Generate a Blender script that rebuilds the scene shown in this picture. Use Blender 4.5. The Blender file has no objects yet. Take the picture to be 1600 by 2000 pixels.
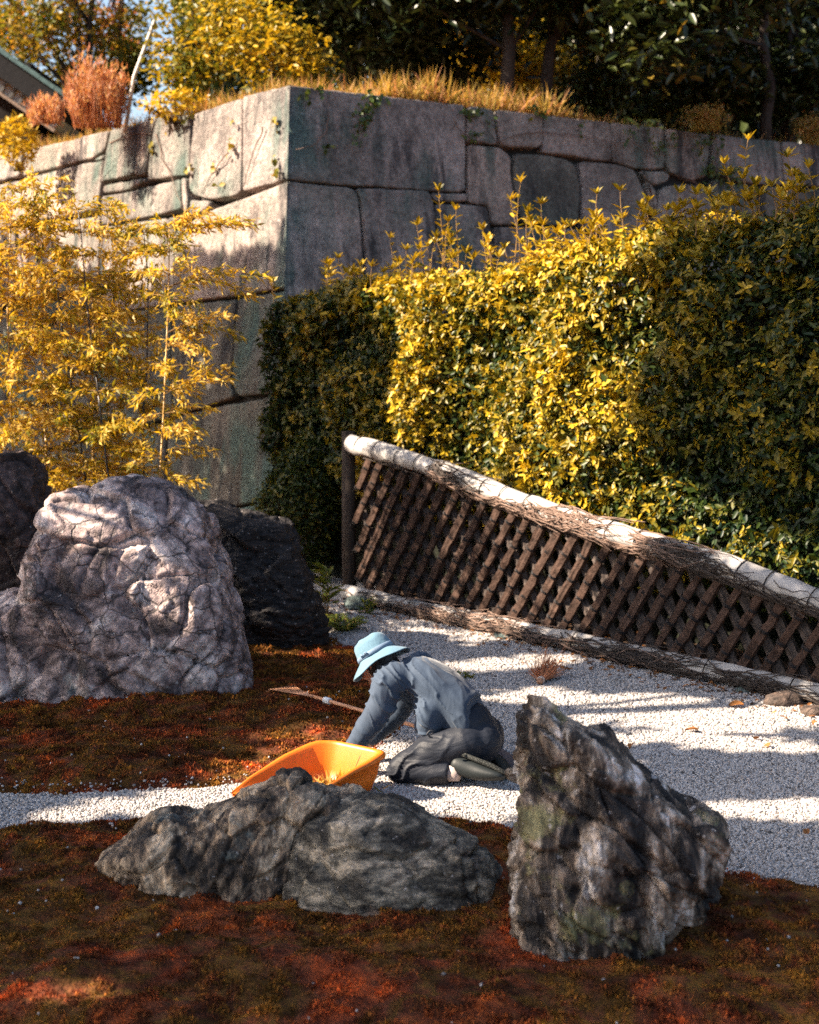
import bpy, bmesh, math, random
import numpy as np
from mathutils import Vector, Matrix

random.seed(7)
RNG = np.random.default_rng(11)
SC = bpy.context.scene
COL = SC.collection

# ------------------------------------------------------------------ camera
CAM_H = 2.1                       # eye height above the gravel
FPX = 2800.0                      # focal length in photo pixels (photo 1600 x 2000)
PITCH = math.atan(300.0 / FPX)    # looking slightly down: horizon at photo row 700
cam_data = bpy.data.cameras.new('camera')
cam = bpy.data.objects.new('camera', cam_data)
COL.objects.link(cam)
cam.location = (0, 0, CAM_H)
cam.rotation_euler = (math.pi / 2 - PITCH, 0, 0)
cam_data.sensor_fit = 'VERTICAL'
cam_data.sensor_height = 36.0
cam_data.sensor_width = 28.8
cam_data.lens = FPX / 2000.0 * 36.0
cam_data.clip_start = 0.05
cam_data.clip_end = 2000.0
cam_data.dof.use_dof = True
cam_data.dof.focus_distance = 7.15
cam_data.dof.aperture_fstop = 2.5
SC.camera = cam

# ------------------------------------------------------------------ sky, sun, exposure
SUN_EL = math.radians(37.0)
SUN_AZ = math.atan2(-0.965, -0.17)          # from the left and a little behind the camera
SUN = np.array([math.sin(SUN_AZ) * math.cos(SUN_EL), math.cos(SUN_AZ) * math.cos(SUN_EL), math.sin(SUN_EL)])
world = bpy.data.worlds.new('World')
SC.world = world
world.use_nodes = True
wn = world.node_tree.nodes
wl = world.node_tree.links
wn.clear()
sky = wn.new('ShaderNodeTexSky')
sky.sky_type = 'NISHITA'
sky.sun_disc = False
sky.sun_elevation = SUN_EL
sky.sun_rotation = SUN_AZ
sky.air_density = 1.0
sky.dust_density = 2.5
sky.ozone_density = 1.0
bg = wn.new('ShaderNodeBackground')
bg.inputs['Strength'].default_value = 0.066
wo = wn.new('ShaderNodeOutputWorld')
wl.new(sky.outputs[0], bg.inputs[0])
wl.new(bg.outputs[0], wo.inputs[0])
sun_data = bpy.data.lights.new('sun', 'SUN')
sun_data.energy = 5.0
sun_data.angle = math.radians(0.5)
sun_data.color = (1.0, 0.84, 0.66)
sun = bpy.data.objects.new('sun', sun_data)
COL.objects.link(sun)
sun.location = (-20, -8, 18)
sun.rotation_euler = Vector(SUN).to_track_quat('Z', 'Y').to_euler()
SC.view_settings.view_transform = 'Standard'
SC.view_settings.look = 'None'
SC.view_settings.gamma = 1.0
SC.view_settings.exposure = 2.1
SC.view_settings.use_curve_mapping = False
SC.cycles.max_bounces = 4
SC.cycles.diffuse_bounces = 2
SC.cycles.glossy_bounces = 2
SC.cycles.transmission_bounces = 2
SC.cycles.use_denoising = False
SC.cycles.adaptive_threshold = 0.02

# ------------------------------------------------------------------ photo pixel -> place
CP, SP = math.cos(PITCH), math.sin(PITCH)
def ray(px, py):
    a = (px - 800.0) / FPX
    b = (1000.0 - py) / FPX
    return np.array([a, CP + b * SP, -SP + b * CP])
ORG = np.array([0, 0, CAM_H])
def at(px, py, Y):                 # the point seen at a pixel, at a given distance
    r = ray(px, py)
    return ORG + r * (Y / r[1])
def gz(px, py, z=0.0):             # the point seen at a pixel, on a level plane
    r = ray(px, py)
    return ORG + r * ((z - CAM_H) / r[2])
def onplane(px, py, p0, n):
    r = ray(px, py)
    return ORG + r * (np.dot(np.asarray(p0) - ORG, n) / np.dot(r, n))
def proj(p):
    p = np.asarray(p, float) - ORG
    d = p[..., 1] * CP - p[..., 2] * SP
    u = p[..., 1] * SP + p[..., 2] * CP
    return np.stack([800 + FPX * p[..., 0] / d, 1000 - FPX * u / d], -1)

# ------------------------------------------------------------------ numpy noise
def _h(i, j, k):
    h = (i.astype(np.int64) * 374761393 + j.astype(np.int64) * 668265263 + k.astype(np.int64) * 1274126177) & 0xffffffff
    h = ((h ^ (h >> 13)) * 1274126177) & 0xffffffff
    h = ((h ^ (h >> 16)) * 2246822519) & 0xffffffff
    return ((h ^ (h >> 15)) & 0xffffff) / float(0xffffff)
def vnoise(p):
    p = np.asarray(p, float)
    i = np.floor(p).astype(np.int64)
    f = p - i
    f = f * f * f * (f * (f * 6 - 15) + 10)
    out = 0
    for a in (0, 1):
        for b in (0, 1):
            for c in (0, 1):
                w = (f[:, 0] if a else 1 - f[:, 0]) * (f[:, 1] if b else 1 - f[:, 1]) * (f[:, 2] if c else 1 - f[:, 2])
                out = out + w * _h(i[:, 0] + a, i[:, 1] + b, i[:, 2] + c)
    return out * 2 - 1
def fbm(p, octv=4, lac=2.03, gain=0.5):
    p = np.asarray(p, float)
    s, a, o = 1.0, 1.0, 0
    for k in range(octv):
        o = o + a * vnoise(p * s + 17.3 * k)
        s *= lac
        a *= gain
    return o
def ridged(p, octv=4):
    s, a, o = 1.0, 1.0, 0
    for k in range(octv):
        o = o + a * (1 - np.abs(vnoise(p * s + 31.7 * k)) * 2)
        s *= 2.1
        a *= 0.5
    return o
def worley(p):
    p = np.asarray(p, float)
    i = np.floor(p).astype(np.int64)
    f1 = np.full(len(p), 9.0)
    f2 = np.full(len(p), 9.0)
    for a in (-1, 0, 1):
        for b in (-1, 0, 1):
            for c in (-1, 0, 1):
                x, y, z = i[:, 0] + a, i[:, 1] + b, i[:, 2] + c
                q = np.stack([x + _h(x, y, z), y + _h(x + 91, y, z), z + _h(x, y + 57, z)], -1)
                d = np.linalg.norm(q - p, axis=1)
                f2 = np.where(d < f1, f1, np.minimum(f2, d))
                f1 = np.minimum(f1, d)
    return f1, f2
def cellfacet(q, tilt, step):
    """chiselled facets: every cell is a plane of its own tilt and height"""
    i = np.floor(q).astype(np.int64)
    f1 = np.full(len(q), 9.0)
    off = np.zeros_like(q)
    ids = np.zeros_like(i)
    for a in (-1, 0, 1):
        for b in (-1, 0, 1):
            for c in (-1, 0, 1):
                x, y, z = i[:, 0] + a, i[:, 1] + b, i[:, 2] + c
                p = np.stack([x + _h(x, y, z), y + _h(x + 91, y, z), z + _h(x, y + 57, z)], -1)
                d = np.linalg.norm(p - q, axis=1)
                m = d < f1
                f1 = np.where(m, d, f1)
                off = np.where(m[:, None], q - p, off)
                ids = np.where(m[:, None], np.stack([x, y, z], -1), ids)
    t = np.stack([_h(ids[:, 0] + 7, ids[:, 1], ids[:, 2]), _h(ids[:, 0], ids[:, 1] + 13, ids[:, 2]), _h(ids[:, 0], ids[:, 1], ids[:, 2] + 29)], -1) * 2 - 1
    return np.sum(off * t, 1) * tilt + (_h(ids[:, 0] + 3, ids[:, 1] + 5, ids[:, 2] + 11) - .5) * step
def inpoly(x, y, poly):
    x = np.asarray(x, float)
    y = np.asarray(y, float)
    r = np.zeros(x.shape, bool)
    n = len(poly)
    for i in range(n):
        x0, y0 = poly[i][0], poly[i][1]
        x1, y1 = poly[(i + 1) % n][0], poly[(i + 1) % n][1]
        if y0 == y1:
            continue
        c = (y0 > y) != (y1 > y)
        r ^= c & (x < (x1 - x0) * (y - y0) / (y1 - y0) + x0)
    return r
def polydist(x, y, poly):          # signed: positive inside
    d = np.full(np.shape(x), 1e9)
    n = len(poly)
    for i in range(n):
        ax, ay = poly[i][0], poly[i][1]
        bx, by = poly[(i + 1) % n][0], poly[(i + 1) % n][1]
        t = np.clip(((x - ax) * (bx - ax) + (y - ay) * (by - ay)) / ((bx - ax) ** 2 + (by - ay) ** 2 + 1e-12), 0, 1)
        d = np.minimum(d, np.hypot(x - ax - t * (bx - ax), y - ay - t * (by - ay)))
    return np.where(inpoly(x, y, poly), d, -d)
def unit(v):
    v = np.asarray(v, float)
    return v / np.maximum(np.linalg.norm(v, axis=-1, keepdims=True), 1e-9)

# ------------------------------------------------------------------ objects
def link(o, parent=None):
    COL.objects.link(o)
    if parent is not None:
        o.parent = parent
    return o
def tag(o, label=None, cat=None, group=None, kind=None):
    if label: o['label'] = label
    if cat: o['category'] = cat
    if group: o['group'] = group
    if kind: o['kind'] = kind
    return o
def empty(name, loc, label=None, cat=None, group=None):
    o = bpy.data.objects.new(name, None)
    o.empty_display_size = 0.1
    link(o)
    o.location = tuple(loc)
    return tag(o, label, cat, group)
def put(o, parent):                # parent without moving (parents here are only translated)
    o.parent = parent
    if parent is not None:
        # parts of a thing keep the world's axes, so only a thing's own place has to be taken out
        o.matrix_parent_inverse = Matrix.Translation(parent.location).inverted() if parent.parent is None else Matrix.Identity(4)
    return o
def rawmesh(name, V, loops, starts):
    me = bpy.data.meshes.new(name)
    V = np.asarray(V, np.float32)
    me.vertices.add(len(V))
    me.vertices.foreach_set('co', V.ravel())
    me.loops.add(len(loops))
    me.loops.foreach_set('vertex_index', np.asarray(loops, np.int32))
    me.polygons.add(len(starts))
    me.polygons.foreach_set('loop_start', np.asarray(starts, np.int32))
    me.update(calc_edges=True)
    return me
def attr(me, name, vals):
    a = me.attributes.new(name, 'FLOAT', 'POINT')
    a.data.foreach_set('value', np.asarray(vals, np.float32))
def smooth(me, flag=True):
    me.polygons.foreach_set('use_smooth', [flag] * len(me.polygons))
def mesh_obj(name, V, F, mat, parent=None, sm=False):
    me = bpy.data.meshes.new(name)
    me.from_pydata([tuple(v) for v in V], [], F)
    me.update()
    if sm: smooth(me)
    me.materials.append(mat)
    o = bpy.data.objects.new(name, me)
    link(o)
    if parent is not None: put(o, parent)
    return o

class MB:
    """collects simple shapes that belong to one part"""
    def __init__(s): s.V, s.F, s.n = [], [], 0
    def add(s, V, F):
        s.V.extend([tuple(v) for v in V])
        s.F.extend([tuple(i + s.n for i in f) for f in F])
        s.n += len(V)
    def box(s, c, h, ax=None):
        c = np.asarray(c, float)
        ax = np.eye(3) if ax is None else np.asarray(ax, float)
        V = [c + sx * h[0] * ax[0] + sy * h[1] * ax[1] + sz * h[2] * ax[2] for sx in (-1, 1) for sy in (-1, 1) for sz in (-1, 1)]
        s.add(V, [(0, 1, 3, 2), (4, 6, 7, 5), (0, 4, 5, 1), (2, 3, 7, 6), (0, 2, 6, 4), (1, 5, 7, 3)])
    def tube(s, pts, rad, k=8, prof=None, caps=True, flat=None):
        pts = np.asarray(pts, float)
        n = len(pts)
        rad = np.broadcast_to(np.asarray(rad, float), (n,)) if np.ndim(rad) < 2 else np.asarray(rad, float)
        t = unit(np.gradient(pts, axis=0))
        ref = np.array([0, 0, 1.0]) if abs(t[0][2]) < 0.9 else np.array([0, 1.0, 0])
        if flat is not None: ref = np.asarray(flat, float)
        V = []
        for i in range(n):
            a = unit(np.cross(t[i], ref))
            b = np.cross(a, t[i])
            ref = b
            for j in range(k):
                th = 2 * math.pi * j / k
                if rad.ndim == 2:
                    ra, rb = rad[i]
                else:
                    ra = rb = rad[i]
                m = 1.0 if prof is None else prof[j]
                V.append(pts[i] + (a * math.cos(th) * ra + b * math.sin(th) * rb) * m)
        F = [(i * k + j, i * k + (j + 1) % k, (i + 1) * k + (j + 1) % k, (i + 1) * k + j) for i in range(n - 1) for j in range(k)]
        if caps:
            F.append(tuple(range(k - 1, -1, -1)))
            F.append(tuple((n - 1) * k + j for j in range(k)))
        s.add(V, F)
    def build(s, name, mat, parent=None, sm=False):
        return mesh_obj(name, s.V, s.F, mat, parent, sm)

def rand_unit(n):
    return unit(RNG.normal(size=(n, 3)))
LEAF_BROAD = (np.array([[0, 0, 0], [.28, .40, .06], [.68, .36, .03], [1, 0, -.06], [.68, -.36, .03], [.28, -.40, .06], [.5, 0, -.04]]),
              [(0, 6, 1), (1, 6, 2), (6, 3, 2), (0, 5, 6), (5, 4, 6), (6, 4, 3)])
LEAF_SLIM = (np.array([[0, 0, 0], [.38, .5, .05], [1, 0, -.12], [.38, -.5, .05]]), [(0, 3, 1), (1, 3, 2)])
BLADE = (np.array([[0, .5, 0], [0, -.5, 0], [.55, .32, .05], [.55, -.32, .05], [1, 0, .25]]), [(0, 1, 3, 2), (2, 3, 4)])
def leaf_obj(name, pos, axis, nrm, L, W, tint, mat, parent=None, kind=LEAF_BROAD):
    tv, tf = kind
    N = len(pos)
    ax = unit(axis)
    nr = nrm - ax * np.sum(nrm * ax, 1, keepdims=True)
    nr = unit(nr)
    sd = np.cross(nr, ax)
    L = np.broadcast_to(L, (N,))
    W = np.broadcast_to(W, (N,))
    V = (pos[:, None, :] + tv[None, :, 0, None] * (ax * L[:, None])[:, None, :]
         + tv[None, :, 1, None] * (sd * W[:, None])[:, None, :] + tv[None, :, 2, None] * (nr * L[:, None])[:, None, :])
    k = len(tv)
    flat = np.concatenate([np.array(f) for f in tf])
    sizes = np.array([len(f) for f in tf])
    loops = (flat[None, :] + (np.arange(N) * k)[:, None]).ravel()
    st = np.concatenate([[0], np.cumsum(sizes)[:-1]])
    starts = (st[None, :] + (np.arange(N) * len(flat))[:, None]).ravel()
    me = rawmesh(name, V.reshape(-1, 3), loops, starts)
    attr(me, 'tint', np.repeat(np.broadcast_to(tint, (N,)), k))
    me.materials.append(mat)
    o = bpy.data.objects.new(name, me)
    link(o)
    if parent is not None:
        put(o, parent)
        o['kind'] = 'stuff'
    return o
def remeshed(V, F, voxel, it=2, lam=0.5):
    """closed shapes -> one continuous surface (voxel remesh, then Laplacian smoothing); returns (V, loops, starts)"""
    me = bpy.data.meshes.new('tmp')
    me.from_pydata([tuple(v) for v in V], [], F)
    me.update()
    bm = bmesh.new()
    bm.from_mesh(me)
    bmesh.ops.recalc_face_normals(bm, faces=bm.faces)
    bm.to_mesh(me)
    bm.free()
    o = bpy.data.objects.new('tmp', me)
    COL.objects.link(o)
    m = o.modifiers.new('r', 'REMESH')
    m.mode = 'VOXEL'
    m.voxel_size = voxel
    dg = bpy.context.evaluated_depsgraph_get()
    dg.update()
    r = bpy.data.meshes.new_from_object(o.evaluated_get(dg))
    bpy.data.objects.remove(o)
    bpy.data.meshes.remove(me)
    n = len(r.vertices)
    P = np.empty(n * 3, np.float32)
    r.vertices.foreach_get('co', P)
    P = P.reshape(-1, 3).astype(float)
    E = np.empty(len(r.edges) * 2, np.int32)
    r.edges.foreach_get('vertices', E)
    E = E.reshape(-1, 2)
    deg = np.bincount(E.ravel(), minlength=n).astype(float)
    def lap(Q):
        S = np.zeros_like(Q)
        for c in range(Q.shape[1]):
            S[:, c] = np.bincount(E[:, 0], Q[E[:, 1], c], n) + np.bincount(E[:, 1], Q[E[:, 0], c], n)
        return S / np.maximum(deg, 1)[:, None]
    for _ in range(it):
        P = P + lam * (lap(P) - P)
    r.vertices.foreach_set('co', P.astype(np.float32).ravel())
    r.update()
    return r, P
def vnormals(me):
    n = len(me.vertices)
    a = np.empty(n * 3, np.float32)
    me.vertex_normals.foreach_get('vector', a)
    return a.reshape(-1, 3).astype(float)
def finish(me, P, name, mat, parent=None, sm=True):
    me.name = name
    me.vertices.foreach_set('co', np.asarray(P, np.float32).ravel())
    me.update()
    if sm: smooth(me)
    me.materials.clear()
    me.materials.append(mat)
    o = bpy.data.objects.new(name, me)
    link(o)
    if parent is not None: put(o, parent)
    return o

# ------------------------------------------------------------------ materials
class NT:
    def __init__(s, name):
        s.m = bpy.data.materials.new(name)
        s.m.use_nodes = True
        s.t = s.m.node_tree
        s.t.nodes.clear()
        s.out = s.t.nodes.new('ShaderNodeOutputMaterial')
    def n(s, typ, ins=None, **props):
        nd = s.t.nodes.new('ShaderNode' + typ)
        for k, v in props.items(): setattr(nd, k, v)
        for k, v in (ins or {}).items():
            if isinstance(v, bpy.types.NodeSocket): s.t.links.new(v, nd.inputs[k])
            else: nd.inputs[k].default_value = v
        return nd
    def coord(s, which='Object', scale=(1, 1, 1), rot=(0, 0, 0)):
        if which == 'World':
            src = s.n('NewGeometry').outputs['Position']
        else:
            src = s.n('TexCoord').outputs[which]
        return s.n('Mapping', {'Vector': src, 'Scale': scale, 'Rotation': rot}).outputs[0]
    def noise(s, vec, scale, detail=4, rough=0.55, dist=0.0):
        return s.n('TexNoise', {'Vector': vec, 'Scale': scale, 'Detail': detail, 'Roughness': rough, 'Distortion': dist}).outputs['Fac']
    def ramp(s, fac, stops, interp='LINEAR'):
        nd = s.n('ValToRGB', {'Fac': fac})
        cr = nd.color_ramp
        cr.interpolation = interp
        while len(cr.elements) < len(stops): cr.elements.new(0.5)
        for e, (p, c) in zip(cr.elements, stops):
            e.position = p
            e.color = (c[0], c[1], c[2], 1) if not isinstance(c, (int, float)) else (c, c, c, 1)
        return nd.outputs['Color']
    def mix(s, fac, a, b, mode='MIX'):
        nd = s.t.nodes.new('ShaderNodeMix')
        nd.data_type = 'RGBA'
        nd.blend_type = mode
        for i, v in ((0, fac), (6, a), (7, b)):
            if isinstance(v, bpy.types.NodeSocket): s.t.links.new(v, nd.inputs[i])
            else: nd.inputs[i].default_value = v if i == 0 else (v[0], v[1], v[2], 1)
        return nd.outputs[2]
    def math(s, op, a, b=0.0):
        nd = s.n('Math', operation=op)
        for i, v in ((0, a), (1, b)):
            if isinstance(v, bpy.types.NodeSocket): s.t.links.new(v, nd.inputs[i])
            else: nd.inputs[i].default_value = v
        return nd.outputs[0]
    def bump(s, h, strength=0.5, dist=0.02, normal=None):
        ins = {'Height': h, 'Strength': strength, 'Distance': dist}
        if normal is not None: ins['Normal'] = normal
        return s.n('Bump', ins).outputs[0]
    def attr(s, name):
        return s.n('Attribute', attribute_name=name).outputs['Fac']
    def bsdf(s, color, rough=0.8, normal=None, spec=0.3, **extra):
        ins = {'Roughness': rough, 'Specular IOR Level': spec}
        ins['Base Color'] = color if isinstance(color, bpy.types.NodeSocket) else (color[0], color[1], color[2], 1)
        if normal is not None: ins['Normal'] = normal
        ins.update(extra)
        return s.n('BsdfPrincipled', ins).outputs[0]
    def done(s, shader):
        s.t.links.new(shader, s.out.inputs['Surface'])
        return s.m

def leaf_mat(name, stops, transl=0.35, rough=0.45, spec=0.35, warm=(1.15, 1.0, 0.5), patch=0.6):
    t = NT(name)
    base = t.ramp(t.attr('tint'), stops)
    pos = t.coord('World')
    pn = t.noise(pos, patch, 2)
    base = t.mix(t.ramp(pn, [(.3, 0.0), (.7, 0.5)]), base, t.mix(1.0, base, (.75, .8, .75), 'MULTIPLY'))
    b = t.bsdf(base, rough, spec=spec)
    tc = t.mix(1.0, base, warm, 'MULTIPLY')
    tr = t.n('BsdfTranslucent', {'Color': tc}).outputs[0]
    mx = t.n('MixShader', {0: transl, 1: b, 2: tr}).outputs[0]
    return t.done(mx)

def m_wall(name='granite_blocks', tone=(1, 1, 1), stain=.56):
    t = NT(name)
    v = t.coord('World')
    vs = t.coord('World', (2.4, 2.4, 0.42))
    rnd = t.n('ObjectInfo').outputs['Random']
    blot = t.noise(v, 1.3, 5, .6)
    base = t.ramp(blot, [(.28, (.17, .155, .14)), (.5, (.35, .305, .275)), (.72, (.54, .46, .415))])
    tintc = t.ramp(rnd, [(0, (.82, .80, .80)), (.5, (1, .96, .95)), (1, (1.10, 1.0, .93))])
    base = t.mix(1.0, base, tintc, 'MULTIPLY')
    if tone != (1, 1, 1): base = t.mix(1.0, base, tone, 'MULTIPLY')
    st = t.noise(vs, 1.7, 7, .72, .35)
    dark = t.ramp(st, [(.47, 0.0), (.60, 0.88)])
    big = t.noise(v, .55, 2)
    darkm = t.math('MULTIPLY', dark, t.ramp(big, [(stain - .16, .10), (stain, 1.0)]))
    base = t.mix(darkm, base, (.035, .036, .040))
    st2 = t.noise(t.coord('World', (3.1, 2.7, .6)), 1.1, 4, .6)
    lich = t.math('MULTIPLY', t.ramp(st2, [(.44, 0.0), (.57, .8)]), t.ramp(t.noise(v, .8, 3), [(.42, 0), (.6, 1.0)]))
    base = t.mix(lich, base, (.085, .14, .12))
    fine = t.noise(v, 42, 4, .7)
    base = t.mix(t.ramp(fine, [(.3, .5), (.7, 0)]), base, t.mix(1.0, base, (.55, .55, .55), 'MULTIPLY'))
    grain = t.noise(v, 17, 6, .78)
    base = t.mix(1.0, base, t.ramp(grain, [(.36, (.50, .50, .51)), (.5, (1, 1, 1)), (.63, (1.35, 1.32, 1.30))]), 'MULTIPLY')
    spots = t.ramp(t.noise(v, 9, 2), [(.71, 0), (.75, .5)])
    base = t.mix(spots, base, (.5, .48, .45))
    h = t.math('ADD', t.math('MULTIPLY', fine, .4), t.math('ADD', t.math('MULTIPLY', grain, .7), t.noise(v, 4, 5, .65)))
    return t.done(t.bsdf(base, .9, t.bump(h, 1.0, .045), .2))

def m_rock(name, stops, vein=(.03, .028, .03), vein_w=.05, vein_scale=7.0, patch=None, bands=(1, 1, 1), rot=(0, 0, 0), patch_lo=.56, veins=.9, sc=5.0, light=(.5, .45, .42)):
    t = NT(name)
    v = t.coord('World')
    vb = t.coord('World', bands, rot)
    nz = t.noise(vb, sc, 8, .62, .6)
    base = t.ramp(nz, stops)
    # dark mineral veins: warped cell borders
    wz = t.n('TexNoise', {'Vector': v, 'Scale': 4.0, 'Detail': 4.0}).outputs['Color']
    wv = t.n('VectorMath', {0: wz, 1: (.26, .26, .26)}, operation='MULTIPLY').outputs[0]
    vv = t.n('VectorMath', {0: vb, 1: wv}, operation='ADD').outputs[0]
    vo = t.n('TexVoronoi', {'Vector': vv, 'Scale': vein_scale}, feature='DISTANCE_TO_EDGE').outputs['Distance']
    vo2 = t.n('TexVoronoi', {'Vector': vv, 'Scale': vein_scale * 2.7}, feature='DISTANCE_TO_EDGE').outputs['Distance']
    a = t.ramp(vo, [(0, veins), (vein_w, 0)])
    b = t.ramp(vo2, [(0, veins * .4), (vein_w * 1.3, 0)])
    msk = t.ramp(t.noise(v, 1.7, 3), [(.38, 0.15), (.58, 1)])
    a = t.math('MULTIPLY', t.math('MAXIMUM', a, b), msk)
    base = t.mix(a, base, vein)
    if patch:
        pm = t.ramp(t.noise(v, 3.1, 6, .68), [(patch_lo, 0), (patch_lo + .07, .85)])
        base = t.mix(pm, base, patch)
    mid = t.noise(vb, sc * 3.4, 6, .7, .4)
    base = t.mix(1.0, base, t.ramp(mid, [(.36, (.35, .34, .34)), (.5, (1, 1, 1)), (.62, (1.7, 1.62, 1.55))]), 'MULTIPLY')
    fleck = t.ramp(t.noise(v, sc * 7, 3, .6), [(.66, 0), (.71, .7)])
    base = t.mix(fleck, base, light)
    fine = t.noise(v, 55, 4, .7)
    base = t.mix(t.ramp(fine, [(.35, .6), (.65, 0)]), base, t.mix(1.0, base, (.5, .5, .5), 'MULTIPLY'))
    h = t.math('ADD', t.math('MULTIPLY', nz, 1.4), t.math('ADD', t.math('MULTIPLY', fine, .22), t.math('MULTIPLY', a, -.3)))
    return t.done(t.bsdf(base, .72, t.bump(h, .8, .03), .3))

def m_plain(name, col, rough=.8, var=.25, scale=12, bump=.3, bdist=.01, spec=.3, stretch=(1, 1, 1), rot=(0, 0, 0), **kw):
    t = NT(name)
    v = t.coord('World', stretch, rot)
    nz = t.noise(v, scale, 5, .6)
    c2 = tuple(x * (1 - var) for x in col)
    c3 = tuple(min(1, x * (1 + var)) for x in col)
    base = t.ramp(nz, [(.3, c2), (.5, col), (.7, c3)])
    return t.done(t.bsdf(base, rough, t.bump(nz, bump, bdist), spec, **kw))

M = {}
M['wall'] = m_wall()
M['wall_algae'] = m_wall('algae_darkened_blocks', (.46, .52, .50), .50)  # algae green, plus the low wall's shade mixed into the stone colour
M['gap'] = m_plain('packed_earth_in_joints', (.03, .027, .025), .95)
GOLD = [(0, (.045, .07, .012)), (.3, (.14, .14, .015)), (.6, (.42, .28, .018)), (1, (.66, .43, .03))]
M['hedge'] = leaf_mat('hedge_leaves', [(0, (.010, .026, .011)), (.35, (.040, .062, .011)), (.6, (.17, .135, .010)), (.8, (.36, .24, .012)), (1, (.58, .38, .02))], .25, .42, .3)
M['bamboo_leaf'] = leaf_mat('bamboo_leaves', [(0, (.07, .09, .012)), (.35, (.30, .25, .02)), (.7, (.64, .40, .03)), (1, (.75, .52, .15))], .45, .5, .3)
M['gold_leaf'] = leaf_mat('golden_leaves', GOLD, .4)
M['dark_leaf'] = leaf_mat('evergreen_leaves', [(0, (.012, .02, .008)), (.5, (.028, .042, .012)), (.9, (.06, .07, .014)), (1, (.2, .13, .02))], .2, .35, .4)
M['autumn_leaf'] = leaf_mat('autumn_leaves', [(0, (.05, .08, .015)), (.35, (.16, .15, .02)), (.65, (.42, .24, .03)), (.85, (.42, .14, .06)), (1, (.33, .11, .09))], .4)
M['dry_grass'] = leaf_mat('dry_grass', [(0, (.16, .14, .03)), (.4, (.42, .27, .06)), (.75, (.55, .33, .14)), (1, (.45, .18, .1))], .4, .7, .15)
M['red_grass'] = leaf_mat('red_plumes', [(0, (.34, .10, .05)), (.5, (.50, .21, .11)), (1, (.62, .40, .25))], .4, .7, .15)
M['green_leaf'] = leaf_mat('fresh_leaves', [(0, (.05, .09, .015)), (.6, (.14, .18, .03)), (1, (.3, .26, .04))], .4)
M['ivy'] = leaf_mat('ivy_leaves', [(0, (.03, .06, .015)), (.7, (.08, .12, .025)), (1, (.38, .25, .03))], .25, .4)
M['litter'] = leaf_mat('fallen_leaves', [(0, (.07, .04, .025)), (.5, (.2, .09, .04)), (1, (.5, .2, .06))], .2, .8, .1)
M['bark'] = m_plain('bark', (.045, .034, .028), .9, .4, 6, .8, .03, .2, (3, 3, .6))
M['culm_dark'] = m_plain('dark_bamboo_culm', (.022, .017, .018), .4, .3, 10, .2, .005, .5)
M['culm_gold'] = m_plain('golden_bamboo_culm', (.36, .2, .04), .4, .25, 10, .2, .005, .5)
M['twig'] = m_plain('twigs', (.22, .13, .05), .8)
M['vine'] = m_plain('dry_vine', (.16, .105, .08), .85, .5, 20, .5, .01)
M['vine_dark'] = m_plain('dark_vine', (.05, .038, .032), .85, .5, 20, .5, .01)
M['rail'] = m_plain('weathered_bamboo', (.35, .33, .315), .6, .25, 9, .45, .012, .35)
M['slat'] = m_plain('brown_twig_bundle', (.066, .039, .029), .85, .55, 16, 1.0, .02, .2)
M['slat_back'] = m_plain('grey_twig_bundle', (.075, .058, .05), .85, .5, 16, 1.0, .02, .2)
M['tie'] = m_plain('black_cord', (.018, .015, .015), .8)
M['soil'] = m_plain('soil', (.06, .04, .028), .95)

# ================================================================== the setting
def gpoly(pts, z=0.0):
    return [tuple(gz(a, b, z)[:2]) for a, b in pts]
MOSS_A = gpoly([(-900, 1570), (0, 1552), (200, 1547), (350, 1540), (440, 1530), (560, 1514), (650, 1494), (730, 1466), (775, 1434), (790, 1400),
                (775, 1350), (750, 1305), (715, 1275), (660, 1262), (642, 1240), (655, 1215), (640, 1190), (600, 1160)]) + [(-1.2, 15.5), (-14, 22), (-20, 9)]
MOSS_B = gpoly([(-900, 1650), (-300, 1632), (0, 1622), (130, 1612), (250, 1606), (420, 1600), (600, 1590), (800, 1588), (870, 1601), (960, 1610), (1010, 1622),
                (1200, 1650), (1390, 1690), (1480, 1712), (1600, 1740), (2000, 1822), (2600, 1960)]) + [(12, 2.0), (12, -30), (-20, -30), (-20, 5.5)]
FE0 = gz(688, 1158, 0.08)
FE1 = gz(1600, 1352, 0.08)
FD = unit(FE1 - FE0)               # the fence's run, towards the camera
FN = np.array([FD[1], -FD[0], 0.0])
if FN[1] > 0: FN = -FN             # towards the path
FBACK = -FN
def fpt(s, z, back=0.0):
    p = FE0 + FD * s + FBACK * back
    return np.array([p[0], p[1], z])
SOIL = [tuple(fpt(-0.35, 0, .04)[:2]), tuple(fpt(14, 0, .04)[:2]), tuple(fpt(14, 0, 9)[:2]), tuple(fpt(-0.35, 0, 9)[:2])]
def sstep(a, b, x):
    t = np.clip((x - a) / (b - a), 0, 1)
    return t * t * (3 - 2 * t)
def ground_h(x, y):
    x = np.asarray(x, float)
    y = np.asarray(y, float)
    wob = np.stack([x * 3.1, y * 3.1, x * 0 + 2.2], -1).reshape(-1, 3)
    w = (vnoise(wob) * .05 + vnoise(wob * 4) * .025).reshape(x.shape)
    d = np.maximum(np.maximum(polydist(x, y, MOSS_A), polydist(x, y, MOSS_B)), polydist(x, y, SOIL) - .05) + w
    q = np.stack([x, y, x * 0 + 5.5], -1).reshape(-1, 3)
    und = (fbm(q * 1.3, 3) * .03 + fbm(q * 6, 3) * .014 + np.abs(vnoise(q * 11)) * .034 + vnoise(q * 27) * .008).reshape(x.shape)
    z = np.where(d > -.12, -.03 + .055 * sstep(-.12, .12, d) + .02 * sstep(0, .6, d) + und * sstep(0, .25, d), -.03)
    return z, d
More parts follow.
